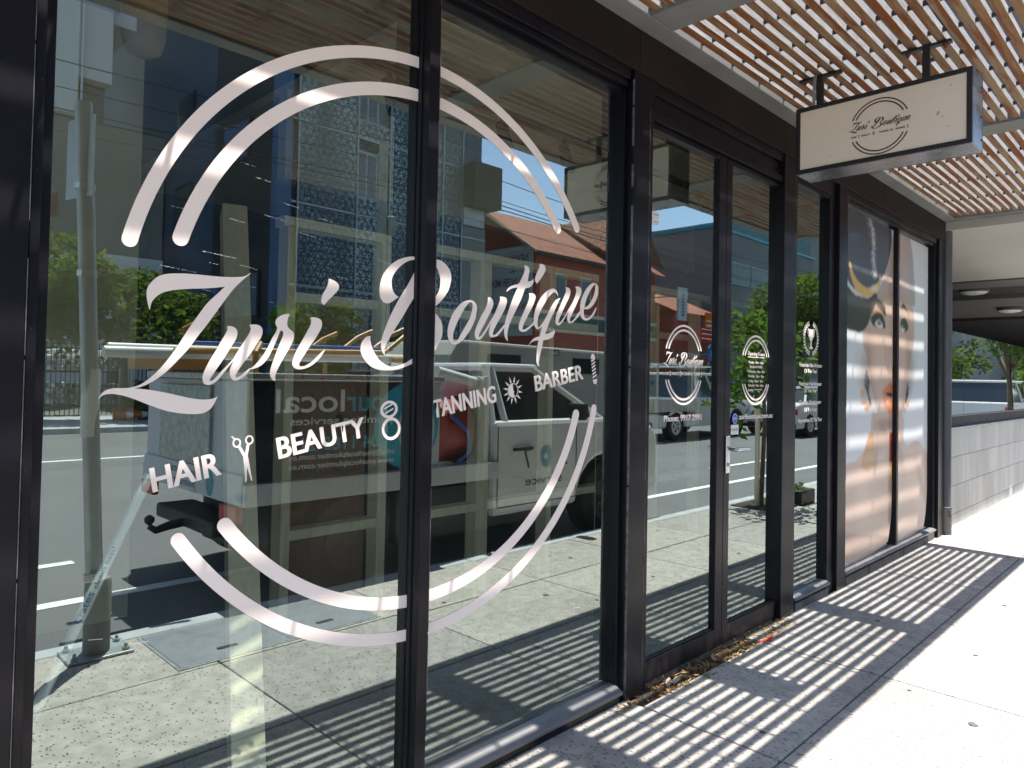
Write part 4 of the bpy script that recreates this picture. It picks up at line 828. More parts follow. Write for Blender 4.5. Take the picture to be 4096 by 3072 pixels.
for (x, y, L_, an, kind_) in ((2.80, -0.035, 0.045, 0.5, 0), (2.86, -0.045, 0.05, 0.2, 1), (3.22, -0.02, 0.03, 0.6, 2)):
    ax = Vector((math.cos(an), math.sin(an), 0.1)) * L_; ay = Vector((-math.sin(an), math.cos(an), 0.15)) * L_ * 0.28; c = Vector((x, y, 0.012)); up = Z * 0.008
    b_ = MB(); pts = [c - ax, c - ax * 0.3 + ay, c + ax * 0.4 + ay * 0.8, c + ax, c + ax * 0.4 - ay * 0.7 + up, c - ax * 0.3 - ay + up]
    b_.add(pts + [p + Z * 0.0012 for p in pts], [(0, 1, 2, 3, 4, 5), (11, 10, 9, 8, 7, 6)] + [(i, (i + 1) % 6, (i + 1) % 6 + 6, i + 6) for i in range(6)])
    tag(b_.build('dry_leaf', simple('pale dry leaf', (0.40, 0.33, 0.26), 0.8)), ('curled pale dry leaf nearest the column under the left door', 'long pale dry leaf beside the curled leaf under the left door', 'small grey dry leaf under the left door near the meeting stiles')[kind_], 'dry leaf', 'dry leaves under the door')
b_ = MB()
for i, (x, y, an) in enumerate(((3.645, -0.088, -0.45), (3.69, -0.098, 0.35))):
    b_.obox((x, y, 0.006 + i * 0.003), (0.033 * math.cos(an), 0.033 * math.sin(an), 0.003), (-0.008 * math.sin(an), 0.008 * math.cos(an), 0.002), (0, 0, 0.0012))
tag(b_.build('wrapper', M['red']), 'crumpled red wrapper scrap on the leaf litter by the right door', 'litter scrap')

# ================================================================== INSIDE THE SHOP
def stud(name, p0, p1, ax, ay, parent, mat='stud'):
    p0 = Vector(p0); p1 = Vector(p1); d = (p1 - p0) / 2
    return MB().obox((p0 + p1) / 2, Vector(ax), Vector(ay), d).build(name, M[mat], parent, bevel=0.002)
lean = stud('timber_plank', (0.985, 0.235, 0.0), (1.315, 1.20, 2.04), (0.047, -0.014, 0), (0.014, 0.045, -0.02), None)
tag(lean, 'long pine plank leaning inside the big window behind the scissors icon', 'plank')
fr = thing('partition_frame', 'unlined pine stud partition standing inside the shop behind the logo', 'partition', (0, 0, 0))
YP = 1.20
MB().box(1.55, 6.6, YP, YP + 0.09, 2.022, 2.066).build('top_plate', M['stud'], fr, bevel=0.002)
MB().box(1.55, 6.6, YP, YP + 0.09, 0.0, 0.044).build('bottom_plate', M['stud'], fr, bevel=0.002)
sx_ = (1.57, 2.085, 2.755, 3.35, 3.95, 4.55, 5.15)
for x in sx_: MB().box(x, x + 0.045 + (0.045 if 2 < x < 3 else 0), YP + 0.001, YP + 0.089, 0.045, 2.021).build('stud', M['stud'], fr, bevel=0.002)
for x0, x1 in zip(sx_, sx_[1:]):
    e = 0.046 + (0.045 if 2 < x0 < 3 else 0)
    MB().box(x0 + e, x1 - 0.001, YP + 0.002, YP + 0.088, 0.60, 0.645).build('noggin', M['stud'], fr, bevel=0.002)
    MB().box(x0 + e, x1 - 0.001, YP + 0.03, YP + 0.088, 1.685, 1.73).build('noggin', M['stud'], fr, bevel=0.002)
bb = MB().box(1.585, 2.075, 1.30, 1.318, 0.02, 1.69).build('brown_board', M['board'], bevel=0.002); tag(bb, 'brown fibre board sheet standing behind the stud partition', 'board')
mp = thing('mop', 'pale metal mop handle leaning in the left corner of the big window', 'mop', (0, 0, 0))
a_, b_ = Vector((0.178, 0.150, 0.02)), Vector((0.655, 0.150, 1.09)); dm = (b_ - a_).normalized()
MB().tube([a_, b_], 0.0125, 16).build('pole', M['moppole'], mp, smooth=True); MB().box(0.10, 0.26, 0.12, 0.18, 0.0, 0.05).build('mop_head', M['white'], mp, bevel=0.01)
nv = Y.cross(dm)  # the print runs up the pole, facing the street
for s, t, wd, cp in (('Oates', 0.80, 0.075, 0.017), ('cleans best!', 0.885, 0.10, 0.011)):
    text(s, 'pole_text', M['textblue'], a_ + dm * t - Y * 0.0128 - nv * -0.0 , dm, -nv, cp, wd, mp, lift=0.0006, thick=0.001)
tk = thing('track_light', 'dark ceiling track with spot lamps inside the shop', 'track light', (0, 0, 0))
MB().box(1.3, 6.2, 1.18, 1.22, 2.89, 2.93).build('rail', M['black'], tk)
for x in (2.10, 2.90, 3.46, 4.2, 5.2):
    MB().tube([(x, 1.2, 2.89), (x, 1.2, 2.83)], 0.012, 8).build('stem', M['black'], tk); MB().tube([(x - 0.01, 1.2, 2.85), (x + 0.02, 1.17, 2.68)], [0.035, 0.042], 14).build('spot_head', M['black'], tk, smooth=True)
lp = thing('pendant_lamp', 'beige drum pendant lamp hanging high in the left of the big window', 'lamp', (0.955, 1.25, 2.60))
MB().lathe([(0.03, 0.0), (0.065, 0.02), (0.08, 0.07), (0.085, 0.2), (0.08, 0.38), (0.03, 0.42)], (0, 0, 0), 'z', 20).build('lamp_shade', M['lampshade'], lp, smooth=True); MB().tube([(0, 0, 0.42), (0, 0, 0.7)], 0.006, 8).build('cord', M['black'], lp)

# ================================================================== NEIGHBOURING CAFE
nb = thing('neighbour_building', 'grey block fronted building with glazed terrace beyond the shop corner', 'building', (0, 0, 0))
ny = 0.062
blk = {}
rows = [(0.0, 0.104, 8.113), (0.108, 0.386, 8.113), (0.390, 0.666, 7.835), (0.670, 0.940, 8.121)]
for z0, z1, off in rows:
    x = off - 0.6 * 2
    while x < 13.4:
        a, b = max(x + 0.003, 7.50), x + 0.597
        if b > 7.55: MB().box(a, b, ny, ny + 0.12, z0, z1).build('block', M['block'], nb, bevel=0.003)
        x += 0.6
MB().box(7.5, 13.6, ny + 0.006, ny + 0.10, 0.0, 0.945).build('mortar', simple('pale mortar', (0.24, 0.24, 0.235), 0.9), nb)
MB().box(7.50, 13.6, ny - 0.012, ny + 0.14, 0.944, 0.958).build('wall_cap', M['alu'], nb, bevel=0.002)
MB().box(7.50, 13.6, ny + 0.02, ny + 0.10, 0.959, 1.062).build('sill_channel', M['darksoffit'], nb); MB().box(7.50, 13.6, ny + 0.012, ny + 0.10, 1.063, 1.075).build('sill_edge', M['sill'], nb)
for a, b in zip((7.50, 8.64, 9.90, 11.12, 12.3), (8.64, 9.90, 11.12, 12.3, 13.5)): MB().box(a + 0.004, b - 0.004, 0.10, 0.11, 1.076, 1.92).build('screen_pane', M['glass2'], nb, bevel=0.001)
MB().box(7.49, 11.23, -0.60, 6.0, 2.80, 3.4).build('soffit', M['soffit'], nb); MB().box(11.23, 11.40, -0.60, 6.0, 2.90, 3.4).build('shadow_gap', M['darksoffit'], nb)
MB().box(11.40, 12.12, -0.60, 6.0, 2.80, 3.4).build('bulkhead', M['soffit2'], nb); MB().box(12.12, 13.70, -0.60, 6.0, 2.86, 3.4).build('bulkhead', M['darksoffit'], nb)
MB().box(13.70, 17.2, -0.60, 6.0, 2.80, 3.4).build('soffit', M['soffit2'], nb); MB().box(17.2, 26, -0.60, 6.0, 2.74, 3.4).build('bulkhead', M['darksoffit'], nb)
MB().box(7.49, 26, 5.9, 6.1, 0, 3.0).build('terrace_back_wall', M['darksoffit'], nb); MB().box(25.8, 26, 0.1, 6, 0, 3).build('terrace_end_wall', M['darksoffit'], nb); MB().box(7.49, 26, 0.2, 6, -0.1, 0.0).build('terrace_floor', M['intfloor'], nb)
MB().box(7.49, 30, -0.60, 7.0, 3.41, 9.0).build('upper_storeys', M['greywall'], nb)
for i, (x, y, z) in enumerate(((12.60, 0.83, 2.86), (15.27, 0.83, 2.80))):
    l = thing('ceiling_light', ('round white ceiling light nearest the shop on the dark terrace soffit', 'round white ceiling light farther back on the terrace soffit')[i], 'ceiling light', (x, y, z), 'terrace ceiling lights')
    MB().lathe([(0.19, 0.0), (0.20, -0.02), (0.20, -0.055), (0.185, -0.06)], (0, 0, 0), 'z', 28).build('rim', M['soffit2'], l, smooth=True); MB().lathe([(0.185, -0.058), (0.14, -0.085), (0.05, -0.10)], (0, 0, 0), 'z', 28).build('diffuser', M['white'], l, smooth=True)
se = thing('bench_seat', 'green padded bench seat behind the terrace glass near the shop corner', 'seat', (8.4, 0.75, 0))
MB().box(-0.6, 0.6, -0.3, 0.3, 0.35, 0.5).build('seat', M['green'], se, bevel=0.03); MB().box(-0.6, 0.6, -0.32, -0.2, 0.5, 1.25).build('backrest', M['green'], se, bevel=0.04); MB().box(-0.55, 0.55, -0.25, 0.25, 0.0, 0.35).build('base', M['black'], se)

# ================================================================== STREET FURNITURE ON THE NEAR FOOTPATH
pl = thing('sign_pole', 'grey galvanised street pole with base plate at the kerb by the pit cover', 'pole', (1.08, -1.90, 0))
MB().tube([(0, 0, 0.0), (-0.13, 0.0, 2.62)], 0.038, 18).build('pole', M['galv'], pl, smooth=True)
MB().lathe([(0.058, 0.006), (0.058, 0.34), (0.050, 0.36), (0.044, 0.36)], (0, 0, 0), 'z', 20).build('sleeve', M['concrete'], pl, smooth=True)
bp = MB().box(-0.14, 0.14, -0.10, 0.10, 0.002, 0.014).build('base_plate', M['galv'], pl, bevel=0.003)
for x in (-0.11, 0.11):
    for y in (-0.07, 0.07): MB().lathe([(0.016, 0.0), (0.016, 0.014), (0.008, 0.015), (0.008, 0.03)], (x, y, 0.014), 'z', 8).build('bolt', M['galv'], bp)
MB().box(-0.075, 0.0, 0.03, 0.065, 0.36, 0.40).build('clamp', M['chrome'], pl, bevel=0.004)
sp_ = MB().obox((-0.128, -0.02, 2.36), (0.0015, 0.0, 0), (0.03, 0.11, 0), (0, 0, 0.19)).build('sign_plate', M['galv'], pl)
for z in (1.81, 2.22): MB().lathe([(0.044, -0.014), (0.044, 0.014)], (-0.05 * z, 0, z), 'z', 16).build('band', M['alu'], pl)
MB().lathe([(0.0395, -0.16), (0.0395, 0.16)], (-0.05 * 1.2, 0, 1.2), 'z', 18).build('paper_wrap', M['sticker'], pl)

def foliage(n, cx, cy, cz, rx, ry, rz, leaf, seed, lobes=7, comp=False):
    r_ = random.Random(seed); m = MB()
    L = [(r_.uniform(-0.6, 0.6), r_.uniform(-0.6, 0.6), r_.uniform(-0.6, 0.65), r_.uniform(0.28, 0.5)) for _ in range(lobes)]
    for _ in range(n):
        lx, ly, lz, lr = r_.choice(L); d = Vector((r_.gauss(0, 1), r_.gauss(0, 1), r_.gauss(0, 1))).normalized() * lr * (0.55 + 0.45 * r_.random() ** 0.5) * (1 + 0.25 * r_.random() ** 6)
        p = Vector((cx + (lx + d.x) * rx, cy + (ly + d.y) * ry, cz + (lz + d.z) * rz)); s = leaf * r_.uniform(0.5, 1.25)
        a = Vector((r_.gauss(0, 1), r_.gauss(0, 1), r_.gauss(-0.35, 0.5))).normalized(); b = a.orthogonal().normalized(); b.rotate(Matrix.Rotation(r_.uniform(0, 6.3), 3, a))
        m.add([p, p + a * s * 0.5 + b * s * 0.20, p + a * s, p + a * s * 0.5 - b * s * 0.20], [(0, 1, 2, 3)])
    return m
def tree(label, x, y, z0, trunk_h, tr, crown, leaf, n, mat, seed, group=None, cat='tree', lobes=7):
    t = thing('street_tree', label, cat, (x, y, z0), group); r_ = random.Random(seed)
    tk_ = MB().tube([(0, 0, 0), (0.03, 0.02, trunk_h * 0.5), (0.0, -0.03, trunk_h)], [tr, tr * 0.8, tr * 0.6], 10)
    cx, cy, cz, rx, ry, rz = crown
    for i in range(9):
        a = r_.uniform(0, 6.28); h = trunk_h * r_.uniform(0.6, 1.0); e = Vector((cx + rx * 0.6 * math.cos(a), cy + ry * 0.6 * math.sin(a), cz + rz * r_.uniform(-0.4, 0.5)))
        s_ = Vector((0, 0, h)); tk_.tube([s_, s_ * 0.5 + e * 0.5 + Vector((0, 0, 0.1 * rz)), e], [tr * 0.5, tr * 0.3, tr * 0.1], 7)
    tk_.build('trunk', M['bark'], t, smooth=True); foliage(n, cx, cy, cz, rx, ry, rz, leaf, seed, lobes).build('crown', M[mat], t, fix=False)
    return t
yt = tree('young staked street tree with bright green leaves in a footpath pit', 7.62, -1.72, 0.0, 1.9, 0.028, (0.02, 0.05, 1.45, 0.62, 0.55, 0.85), 0.15, 620, 'leafB', 4, lobes=11)
MB().box(-0.10, -0.06, -0.03, 0.01, 0.0, 1.15).build('stake', M['stud'], yt)
MB().box(-0.28, 0.52, -0.22, 0.30, 0.0, 0.012).build('pit_edge', M['soil'], yt)
bx = thing('planter_box', 'low dark planter box beside the staked street tree', 'planter', (8.15, -1.55, 0)); MB().box(-0.18, 0.2, -0.16, 0.16, 0.0, 0.16).build('box', M['black'], bx, bevel=0.01); foliage(160, 0, 0, 0.2, 0.25, 0.2, 0.08, 0.06, 8).build('grass_tuft', M['leafA'], bx, fix=False)

# ================================================================== VEHICLES
RZ = -0.13
def wheel(parent, x, y, r, wdt, s, rimm='alu'):
    t = MB().lathe([(r * 0.62, -wdt / 2), (r * 0.94, -wdt / 2), (r, -wdt / 2 + 0.03), (r, wdt / 2 - 0.03), (r * 0.94, wdt / 2), (r * 0.62, wdt / 2)], (x, y, r), 'y', 26).build('wheel', M['rubber'], parent, smooth=True)
    rm = MB().lathe([(r * 0.62, -0.01), (r * 0.58, s * 0.03), (r * 0.2, s * 0.012), (r * 0.12, s * 0.03)], (x, y + s * wdt * 0.40, r), 'y', 20)
    for i in range(5):
        a = 2 * math.pi * i / 5; rm.obox((x + r * 0.38 * math.cos(a), y + s * (wdt * 0.40 + 0.022), r + r * 0.38 * math.sin(a)), (r * 0.2 * math.cos(a), 0, r * 0.2 * math.sin(a)), (0, 0.008, 0), (-0.03 * math.sin(a), 0, 0.03 * math.cos(a)))
    rm.build('rim', M[rimm], t); return t
def arch(cx, r, z0, n=10): return [(cx + r * math.cos(math.pi * i / n), z0 + 0 + max(0, r * math.sin(math.pi * i / n))) for i in range(n + 1)]
def cabin(parent, b0, b1, t0, t1, zb, zt, hwb, hwt, paintm, mid=0.5):
    P = [(b0, -hwb, zb), (b1, -hwb, zb), (b1, hwb, zb), (b0, hwb, zb), (t0, -hwt, zt), (t1, -hwt, zt), (t1, hwt, zt), (t0, hwt, zt)]
    MB().add(P, [(0, 3, 2, 1), (4, 5, 6, 7), (0, 1, 5, 4), (1, 2, 6, 5), (2, 3, 7, 6), (3, 0, 4, 7)]).build('window_glass', M['carglass'], parent)
    MB().box(t0 - 0.05, t1 + 0.06, -hwt - 0.03, hwt + 0.03, zt - 0.03, zt + 0.045).build('roof', M[paintm], parent, bevel=0.03)
    m = MB()
    for s in (-1, 1):
        for (xb, xt) in ((b0, t0), (b1, t1), (b0 + (b1 - b0) * mid, t0 + (t1 - t0) * mid)): m.tube([(xb, s * (hwb + 0.004), zb - 0.02), (xt, s * (hwt + 0.004), zt)], 0.034, 8)
    m.build('pillars', M[paintm], parent, smooth=True)
def body(parent, L, hw_, z0, prof, wr, wx, paintm, bev=0.05):
    low = [(0.03, z0)]
    for cx in wx: low += [(cx - wr * 1.16, z0)] + list(reversed(arch(cx, wr * 1.16, z0)))[1:-1] + [(cx + wr * 1.16, z0)]
    low += [(L - 0.03, z0)]
    return MB().prism(low + prof, -hw_, hw_).build('body', M[paintm], parent, bevel=bev)
def car(name, label, cat, x, yc, L, wdt, kind, paintm, group=None):
    t = thing(name, label, cat, (x, yc, RZ), group); h = wdt / 2; wr = 0.33 if kind == 'sedan' else 0.37; z0 = 0.24 if kind == 'sedan' else 0.34
    wx = (L * 0.19, L * 0.80)
    if kind == 'sedan':
        prof = [(L, 0.42), (L * 0.985, 0.68), (L * 0.93, 0.78), (L * 0.72, 0.90), (L * 0.12, 0.97), (L * 0.02, 0.92), (0, 0.55)]; cabin(t, L * 0.13, L * 0.73, L * 0.24, L * 0.55, 0.92, 1.38, h - 0.06, h - 0.22, paintm)
    elif kind == 'suv':
        prof = [(L, 0.5), (L * 0.985, 0.88), (L * 0.92, 0.98), (L * 0.73, 1.06), (L * 0.01, 1.08), (0, 0.6)]; cabin(t, L * 0.015, L * 0.75, L * 0.07, L * 0.58, 1.05, 1.68, h - 0.05, h - 0.18, paintm)
    else:
        prof = [(L, 0.5), (L * 0.985, 0.92), (L * 0.92, 1.0), (L * 0.75, 1.08), (L * 0.385, 1.10), (L * 0.38, 0.70), (0.02, 0.70), (0, 0.5)]; cabin(t, L * 0.385, L * 0.76, L * 0.42, L * 0.61, 1.07, 1.70, h - 0.05, h - 0.18, paintm)
        tr = MB(); x1 = L * 0.375
        tr.box(0, x1, h - 0.03, h + 0.03, 0.74, 1.06); tr.box(0, x1, -h - 0.03, -h + 0.03, 0.74, 1.06); tr.box(-0.02, 0.03, -h + 0.031, h - 0.031, 0.74, 1.06); tr.box(0.031, x1, -h + 0.031, h - 0.031, 0.73, 0.78); tr.build('tray', M['carsilver'], t, bevel=0.008)
        ld = MB()
        for xx in (0.3, x1 - 0.05):
            for s in (-1, 1): ld.tube([(xx, s * (h - 0.1), 1.06), (xx, s * (h - 0.1), 1.9)], 0.025, 8)
            ld.tube([(xx, -(h - 0.1), 1.88), (xx, h - 0.1, 1.88)], 0.025, 8)
        ld.tube([(0.1, h - 0.3, 1.92), (L * 0.62, h - 0.3, 1.92)], 0.022, 8); ld.tube([(0.1, -h + 0.3, 1.92), (L * 0.62, -h + 0.3, 1.92)], 0.022, 8); ld.build('ladder_rack', M['alu'], t, smooth=True)
    body(t, L, h, z0, prof, wr, wx, paintm)
    for xx in wx:
        for s in (-1, 1): wheel(t, xx, s * (h - 0.10), wr, 0.2, s)
    zt = 0.72 if kind == 'sedan' else 0.86
    for s in (-1, 1):
        MB().box(-0.012, 0.06, s * h * 0.96 - 0.14 if s > 0 else s * h * 0.96 - 0.02, s * h * 0.96 + 0.02 if s > 0 else s * h * 0.96 + 0.14, zt - 0.08, zt + 0.08).build('tail_light', M['taillight'], t, bevel=0.01)
        MB().box(L - 0.06, L + 0.004, s * h * 0.72 - 0.14, s * h * 0.72 + 0.14, zt - 0.09, zt + 0.04).build('headlight', M['lamp'], t, bevel=0.012)
        MB().box(L * 0.66, L * 0.66 + 0.12, s * (h + 0.08) - 0.07, s * (h + 0.08) + 0.07, (0.92 if kind == 'sedan' else 1.08), (1.04 if kind == 'sedan' else 1.22)).build('mirror', M[paintm], t, bevel=0.03)
        for xx in (L * 0.42, L * 0.58): MB().box(xx, xx + 0.16, s * h - 0.012, s * h + 0.018, zt + 0.02, zt + 0.055).build('door_handle', M['black'], t, bevel=0.006)
    MB().box(-0.02, 0.02, -0.19, 0.19, 0.58, 0.70).build('number_plate', M['sticker'], t)
    MB().box(-0.04, 0.10, -h + 0.05, h - 0.05, z0 + 0.02, z0 + 0.16).build('bumper', M['black'], t, bevel=0.03)
    return t
car('pickup_truck', 'white double cab pickup with a silver tray and ladder rack in the near lane', 'pickup', 14.7, -8.7, 5.3, 1.85, 'pickup', 'carwhite')
car('sedan_car', 'white sedan with red tail lamps ahead of the pickup', 'car', 19.6, -7.2 + 0.0, 4.6, 1.78, 'sedan', 'carwhite')
car('suv_car', 'dark blue SUV farther along the road beyond the white sedan', 'car', 26.6, -10.2, 4.6, 1.85, 'suv', 'carblue')
car('suv_car', 'white SUV parked at the kerb nearest the terrace', 'car', 25.0, -3.15, 4.7, 1.85, 'suv', 'carwhite')
car('suv_car', 'white SUV parked at the kerb behind the nearest white one', 'car', 32.0, -3.15, 4.6, 1.84, 'suv', 'carwhite')
car('sedan_car', 'silver sedan parked at the kerb farthest along the street', 'car', 39.0, -3.1, 4.6, 1.8, 'sedan', 'carsilver')
car('sedan_car', 'white sedan parked across the street before the perforated screens', 'car', 7.3, -15.8, 4.5, 1.78, 'sedan', 'carwhite')
car('sedan_car', 'silver sedan parked across the street behind the caravan', 'car', 13.6, -15.8, 4.5, 1.78, 'sedan', 'carsilver')
# caravan
cv = thing('caravan', 'long beige caravan with a name badge and yellow plates behind the plumber truck', 'caravan', (8.3, -8.9, RZ))
body(cv, 5.6, 1.1, 0.45, [(5.6, 0.7), (5.45, 1.75), (5.2, 2.12), (0.2, 2.18), (0.0, 1.9), (0.0, 0.6)], 0.33, (2.7,), 'caravan', 0.06)
for s in (-1, 1): wheel(cv, 2.7, s * 0.95, 0.33, 0.2, s)
for z in (0.9, 1.35, 1.55): MB().box(0.05, 5.5, 1.1005, 1.106, z, z + 0.03).build('moulding', M['greyvinyl'], cv)
for x in (0.9, 3.4): MB().box(x, x + 0.9, 1.1005, 1.112, 1.62, 1.95).build('window', M['carglass'], cv, bevel=0.01)
MB().box(2.35, 2.95, 1.101, 1.112, 1.98, 2.10).build('name_badge', M['black'], cv); text('BAILEY', 'badge_text', M['sticker'], (2.65, 1.113, 2.00), -X, Z, 0.075, 0.5, cv, 'c', lift=0.001)
for x in (1.5, 2.4): MB().box(x, x + 0.6, 1.1005, 1.11, 1.40, 1.50).build('yellow_plate', M['yellow'], cv)

# ---- the plumber's truck parked at the kerb
ut = thing('plumber_truck', "white plumber's utility truck with toolbox, ochre pipe rack and red hose reel at the kerb", 'truck', (1.97, -3.15, RZ))
hw_ = 0.86
MB().box(0.02, 2.16, -hw_, hw_, 0.70, 0.762).build('tray_deck', M['alu'], ut, bevel=0.004)
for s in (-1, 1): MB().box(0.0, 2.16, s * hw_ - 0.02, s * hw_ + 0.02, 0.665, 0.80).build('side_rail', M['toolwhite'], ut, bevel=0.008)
MB().box(0.3, 4.2, -0.45, 0.45, 0.45, 0.66).build('chassis', M['black'], ut)
MB().box(0.35, 1.95, -0.60, 0.70, 0.20, 0.60).box(1.2, 3.15, -0.62, 0.78, 0.24, 0.64).build('underbody_filler', M['black'], ut, bevel=0.02)  # black boxes added so the space under the truck stays dark
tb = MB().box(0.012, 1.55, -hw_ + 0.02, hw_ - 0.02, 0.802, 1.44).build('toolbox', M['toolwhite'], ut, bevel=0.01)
MB().box(0.0, 1.57, -hw_, hw_, 1.442, 1.488).build('toolbox_lid', M['alu'], ut, bevel=0.008)
sn = MB().box(0.03, 1.17, hw_ - 0.019, hw_ - 0.012, 0.812, 1.436).build('sign_panel', M['navy'], ut)
yn = hw_ - 0.011
text('your', 'panel_text', M['tealbright'], (1.13, yn, 1.24), -X, Z, 0.145, 0.42, sn); text('local', 'panel_text', M['sticker'], (0.70, yn, 1.24), -X, Z, 0.145, 0.50, sn)
text('plumbing services', 'panel_text', M['sticker'], (1.10, yn, 1.155), -X, Z, 0.05, 0.80, sn)
text('0404 1185 211', 'panel_text', M['tealbright'], (1.12, yn, 0.985), -X, Z, 0.085, 0.80, sn)
text('info@yourlocalplumber.com.au', 'panel_text', M['sticker'], (1.12, yn, 0.93), -X, Z, 0.035, 0.82, sn); text('www.yourlocalplumber.com.au', 'panel_text', M['sticker'], (1.12, yn, 0.87), -X, Z, 0.035, 0.82, sn)
shape([circ((0, 0), 1, 40)], 'logo_drop', M['tealbright'], (1.235, hw_ - 0.0115, 1.125), -X * 0.29, Z * 0.31, ut); shape([circ((0, 0), 1, 40)], 'logo_drop', M['toolwhite'], (1.32, hw_ - 0.0105, 1.10), -X * 0.17, Z * 0.22, ut)
MB().box(-0.012, 0.011, -0.52, 0.36, 0.86, 1.40).build('chequer_panel', M['chequer'], ut, bevel=0.004)
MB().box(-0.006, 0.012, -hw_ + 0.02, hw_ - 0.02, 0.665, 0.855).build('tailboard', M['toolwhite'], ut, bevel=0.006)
shape([circ((0, 0), 1, 32)], 'tail_logo', M['teal'], (-0.0065, 0.38, 0.76), -Y * 0.06, Z * 0.085, ut)
text('your local', 'tail_text', M['lettergrey'], (-0.0065, 0.15, 0.78), -Y, Z, 0.05, 0.45, ut); text('plumber', 'tail_text', M['lettergrey'], (-0.0065, 0.15, 0.70), -Y, Z, 0.05, 0.4, ut)
for s in (-1, 1): MB().box(-0.03, 0.02, s * 0.70 - 0.12, s * 0.70 + 0.12, 0.56, 0.66).build('tail_light', M['taillight'], ut, bevel=0.01)
MB().box(-0.03, 0.25, -0.5, 0.5, 0.42, 0.52).build('rear_step', M['black'], ut, bevel=0.02)
MB().tube([(0.1, 0, 0.47), (-0.12, 0, 0.44), (-0.20, 0, 0.42), (-0.24, 0, 0.45)], [0.035, 0.03, 0.025, 0.02], 10).lathe([(0.012, 0), (0.03, 0.02), (0.033, 0.035), (0.03, 0.05), (0.008, 0.066)], (-0.24, 0, 0.46), 'z', 12).build('tow_bar', M['black'], ut, smooth=True)
MB().box(0.16, 0.22, 0.5, 0.86, 0.35, 0.66).build('mud_flap', M['black'], ut)
rk = MB()
for x in (0.12, 1.48):
    for s in (-1, 1): rk.tube([(x, s * 0.72, 1.488), (x, s * 0.72, 1.62), (x + 0.06, s * 0.66, 1.68)], 0.02, 8)
    rk.tube([(x, -0.72, 1.62), (x, 0.72, 1.62)], 0.02, 8)
for y in (-0.55, 0.0, 0.45, 0.66): rk.tube([(-0.28, y, 1.665 - 0.05), (1.15, y, 1.655), (1.36, y - 0.02, 1.80), (1.5, y - 0.02, 1.86)], 0.019, 8)
rk.tube([(-0.28, 0.66, 1.615), (-0.30, 0.66, 1.74), (-0.1, 0.66, 1.86)], 0.018, 8); rk.box(-0.25, 0.05, -0.5, 0.25, 1.50, 1.64); rk.build('pipe_rack', M['yellow'], ut, smooth=True)
MB().tube([(-0.62, 0.25, 1.60), (1.9, 0.30, 1.63)], 0.036, 14).build('white_pipe', M['pvc'], ut, smooth=True); MB().tube([(-0.5, -0.1, 1.64), (1.6, -0.05, 1.66)], 0.03, 12).build('white_pipe', M['pvc'], ut, smooth=True)
MB().tube([(-0.1, 0.2, 1.68), (1.3, 0.55, 1.69)], 0.014, 8).build('blue_pipe', M['blue'], ut, smooth=True)
MB().tube([(1.60, 0.72, 1.53), (2.02, 0.70, 1.45)], 0.042, 14).build('roll_tube', M['pvc'], ut, smooth=True); MB().tube([(2.03, 0.70, 1.448), (2.14, 0.70, 1.43)], 0.036, 12).build('roll_end', M['galv'], ut, smooth=True)
rl = MB().lathe([(0.13, -0.14), (0.24, -0.14), (0.255, -0.08), (0.25, 0.0), (0.258, 0.07), (0.24, 0.14), (0.13, 0.14)], (1.82, 0.55, 1.05), 'x', 22).build('hose_reel', M['redhose'], ut, smooth=True)
MB().lathe([(0.28, 0.142), (0.28, 0.155)], (1.82, 0.55, 1.05), 'x', 24).build('reel_flange', M['black'], rl)
MB().tube([(2.02, 0.80, 0.765), (2.02, 0.79, 1.2), (1.97, 0.76, 1.30), (1.86, 0.74, 1.32)], 0.016, 8).build('reel_frame', M['chrome'], ut, smooth=True)
MB().box(1.62, 1.85, 0.0, 0.35, 1.18, 1.40).build('fuel_can', M['red'], ut, bevel=0.03); MB().tube([(1.7, 0.8, 1.18), (1.85, 0.83, 1.05), (1.9, 0.80, 0.9), (1.75, 0.84, 0.82)], 0.018, 8).build('blue_hose', M['blue'], ut, smooth=True)
MB().box(2.05, 2.10, -0.8, 0.8, 0.8, 1.5).build('headboard', M['alu'], ut, bevel=0.01)
lowp = [(2.12, 0.34), (3.20, 0.34)] + list(reversed(arch(3.63, 0.43, 0.34)))[1:-1] + [(4.06, 0.34), (4.46, 0.36)]
MB().prism(lowp + [(4.48, 0.62), (4.46, 0.92), (4.34, 1.05), (3.62, 1.13), (2.12, 1.13)], -0.85, 0.85).build('cab_body', M['carwhite'], ut, bevel=0.045)
cabin(ut, 2.14, 3.66, 2.20, 2.78, 1.10, 1.57, 0.80, 0.64, 'carwhite', 0.10)
for x, z0, z1 in ((2.165, 0.42, 1.08), (3.18, 0.42, 1.08)): MB().box(x - 0.004, x + 0.004, 0.849, 0.853, z0, z1).build('door_seam', M['black'], ut)
MB().box(2.165, 3.18, 0.849, 0.853, 0.41, 0.418).build('door_seam', M['black'], ut)
MB().tube([(2.34, 0.855, 0.885), (2.40, 0.885, 0.89), (2.52, 0.885, 0.89), (2.58, 0.855, 0.885)], 0.014, 8).build('door_handle', M['black'], ut, smooth=True)
text('2', 'door_text', M['lettergrey'], (3.06, 0.8515, 0.72), -X, Z, 0.17, 0.09, ut); text('7', 'door_text', M['lettergrey'], (2.56, 0.8515, 0.72), -X, Z, 0.17, 0.09, ut)
shape([circ((0, 0), 1, 28), circ((0, 0), 0.3, 16)], 'door_logo', M['teal'], (2.76, 0.8515, 0.81), -X * 0.075, Z * 0.10, ut); text('service', 'door_text', M['lettergrey'], (2.98, 0.8515, 0.57), -X, Z, 0.075, 0.48, ut)
for (x, r) in ((0.78, 0.34), (3.63, 0.35)):
    for s in (-1, 1): wheel(ut, x, s * 0.73, r, 0.21, s, 'darksoffit')
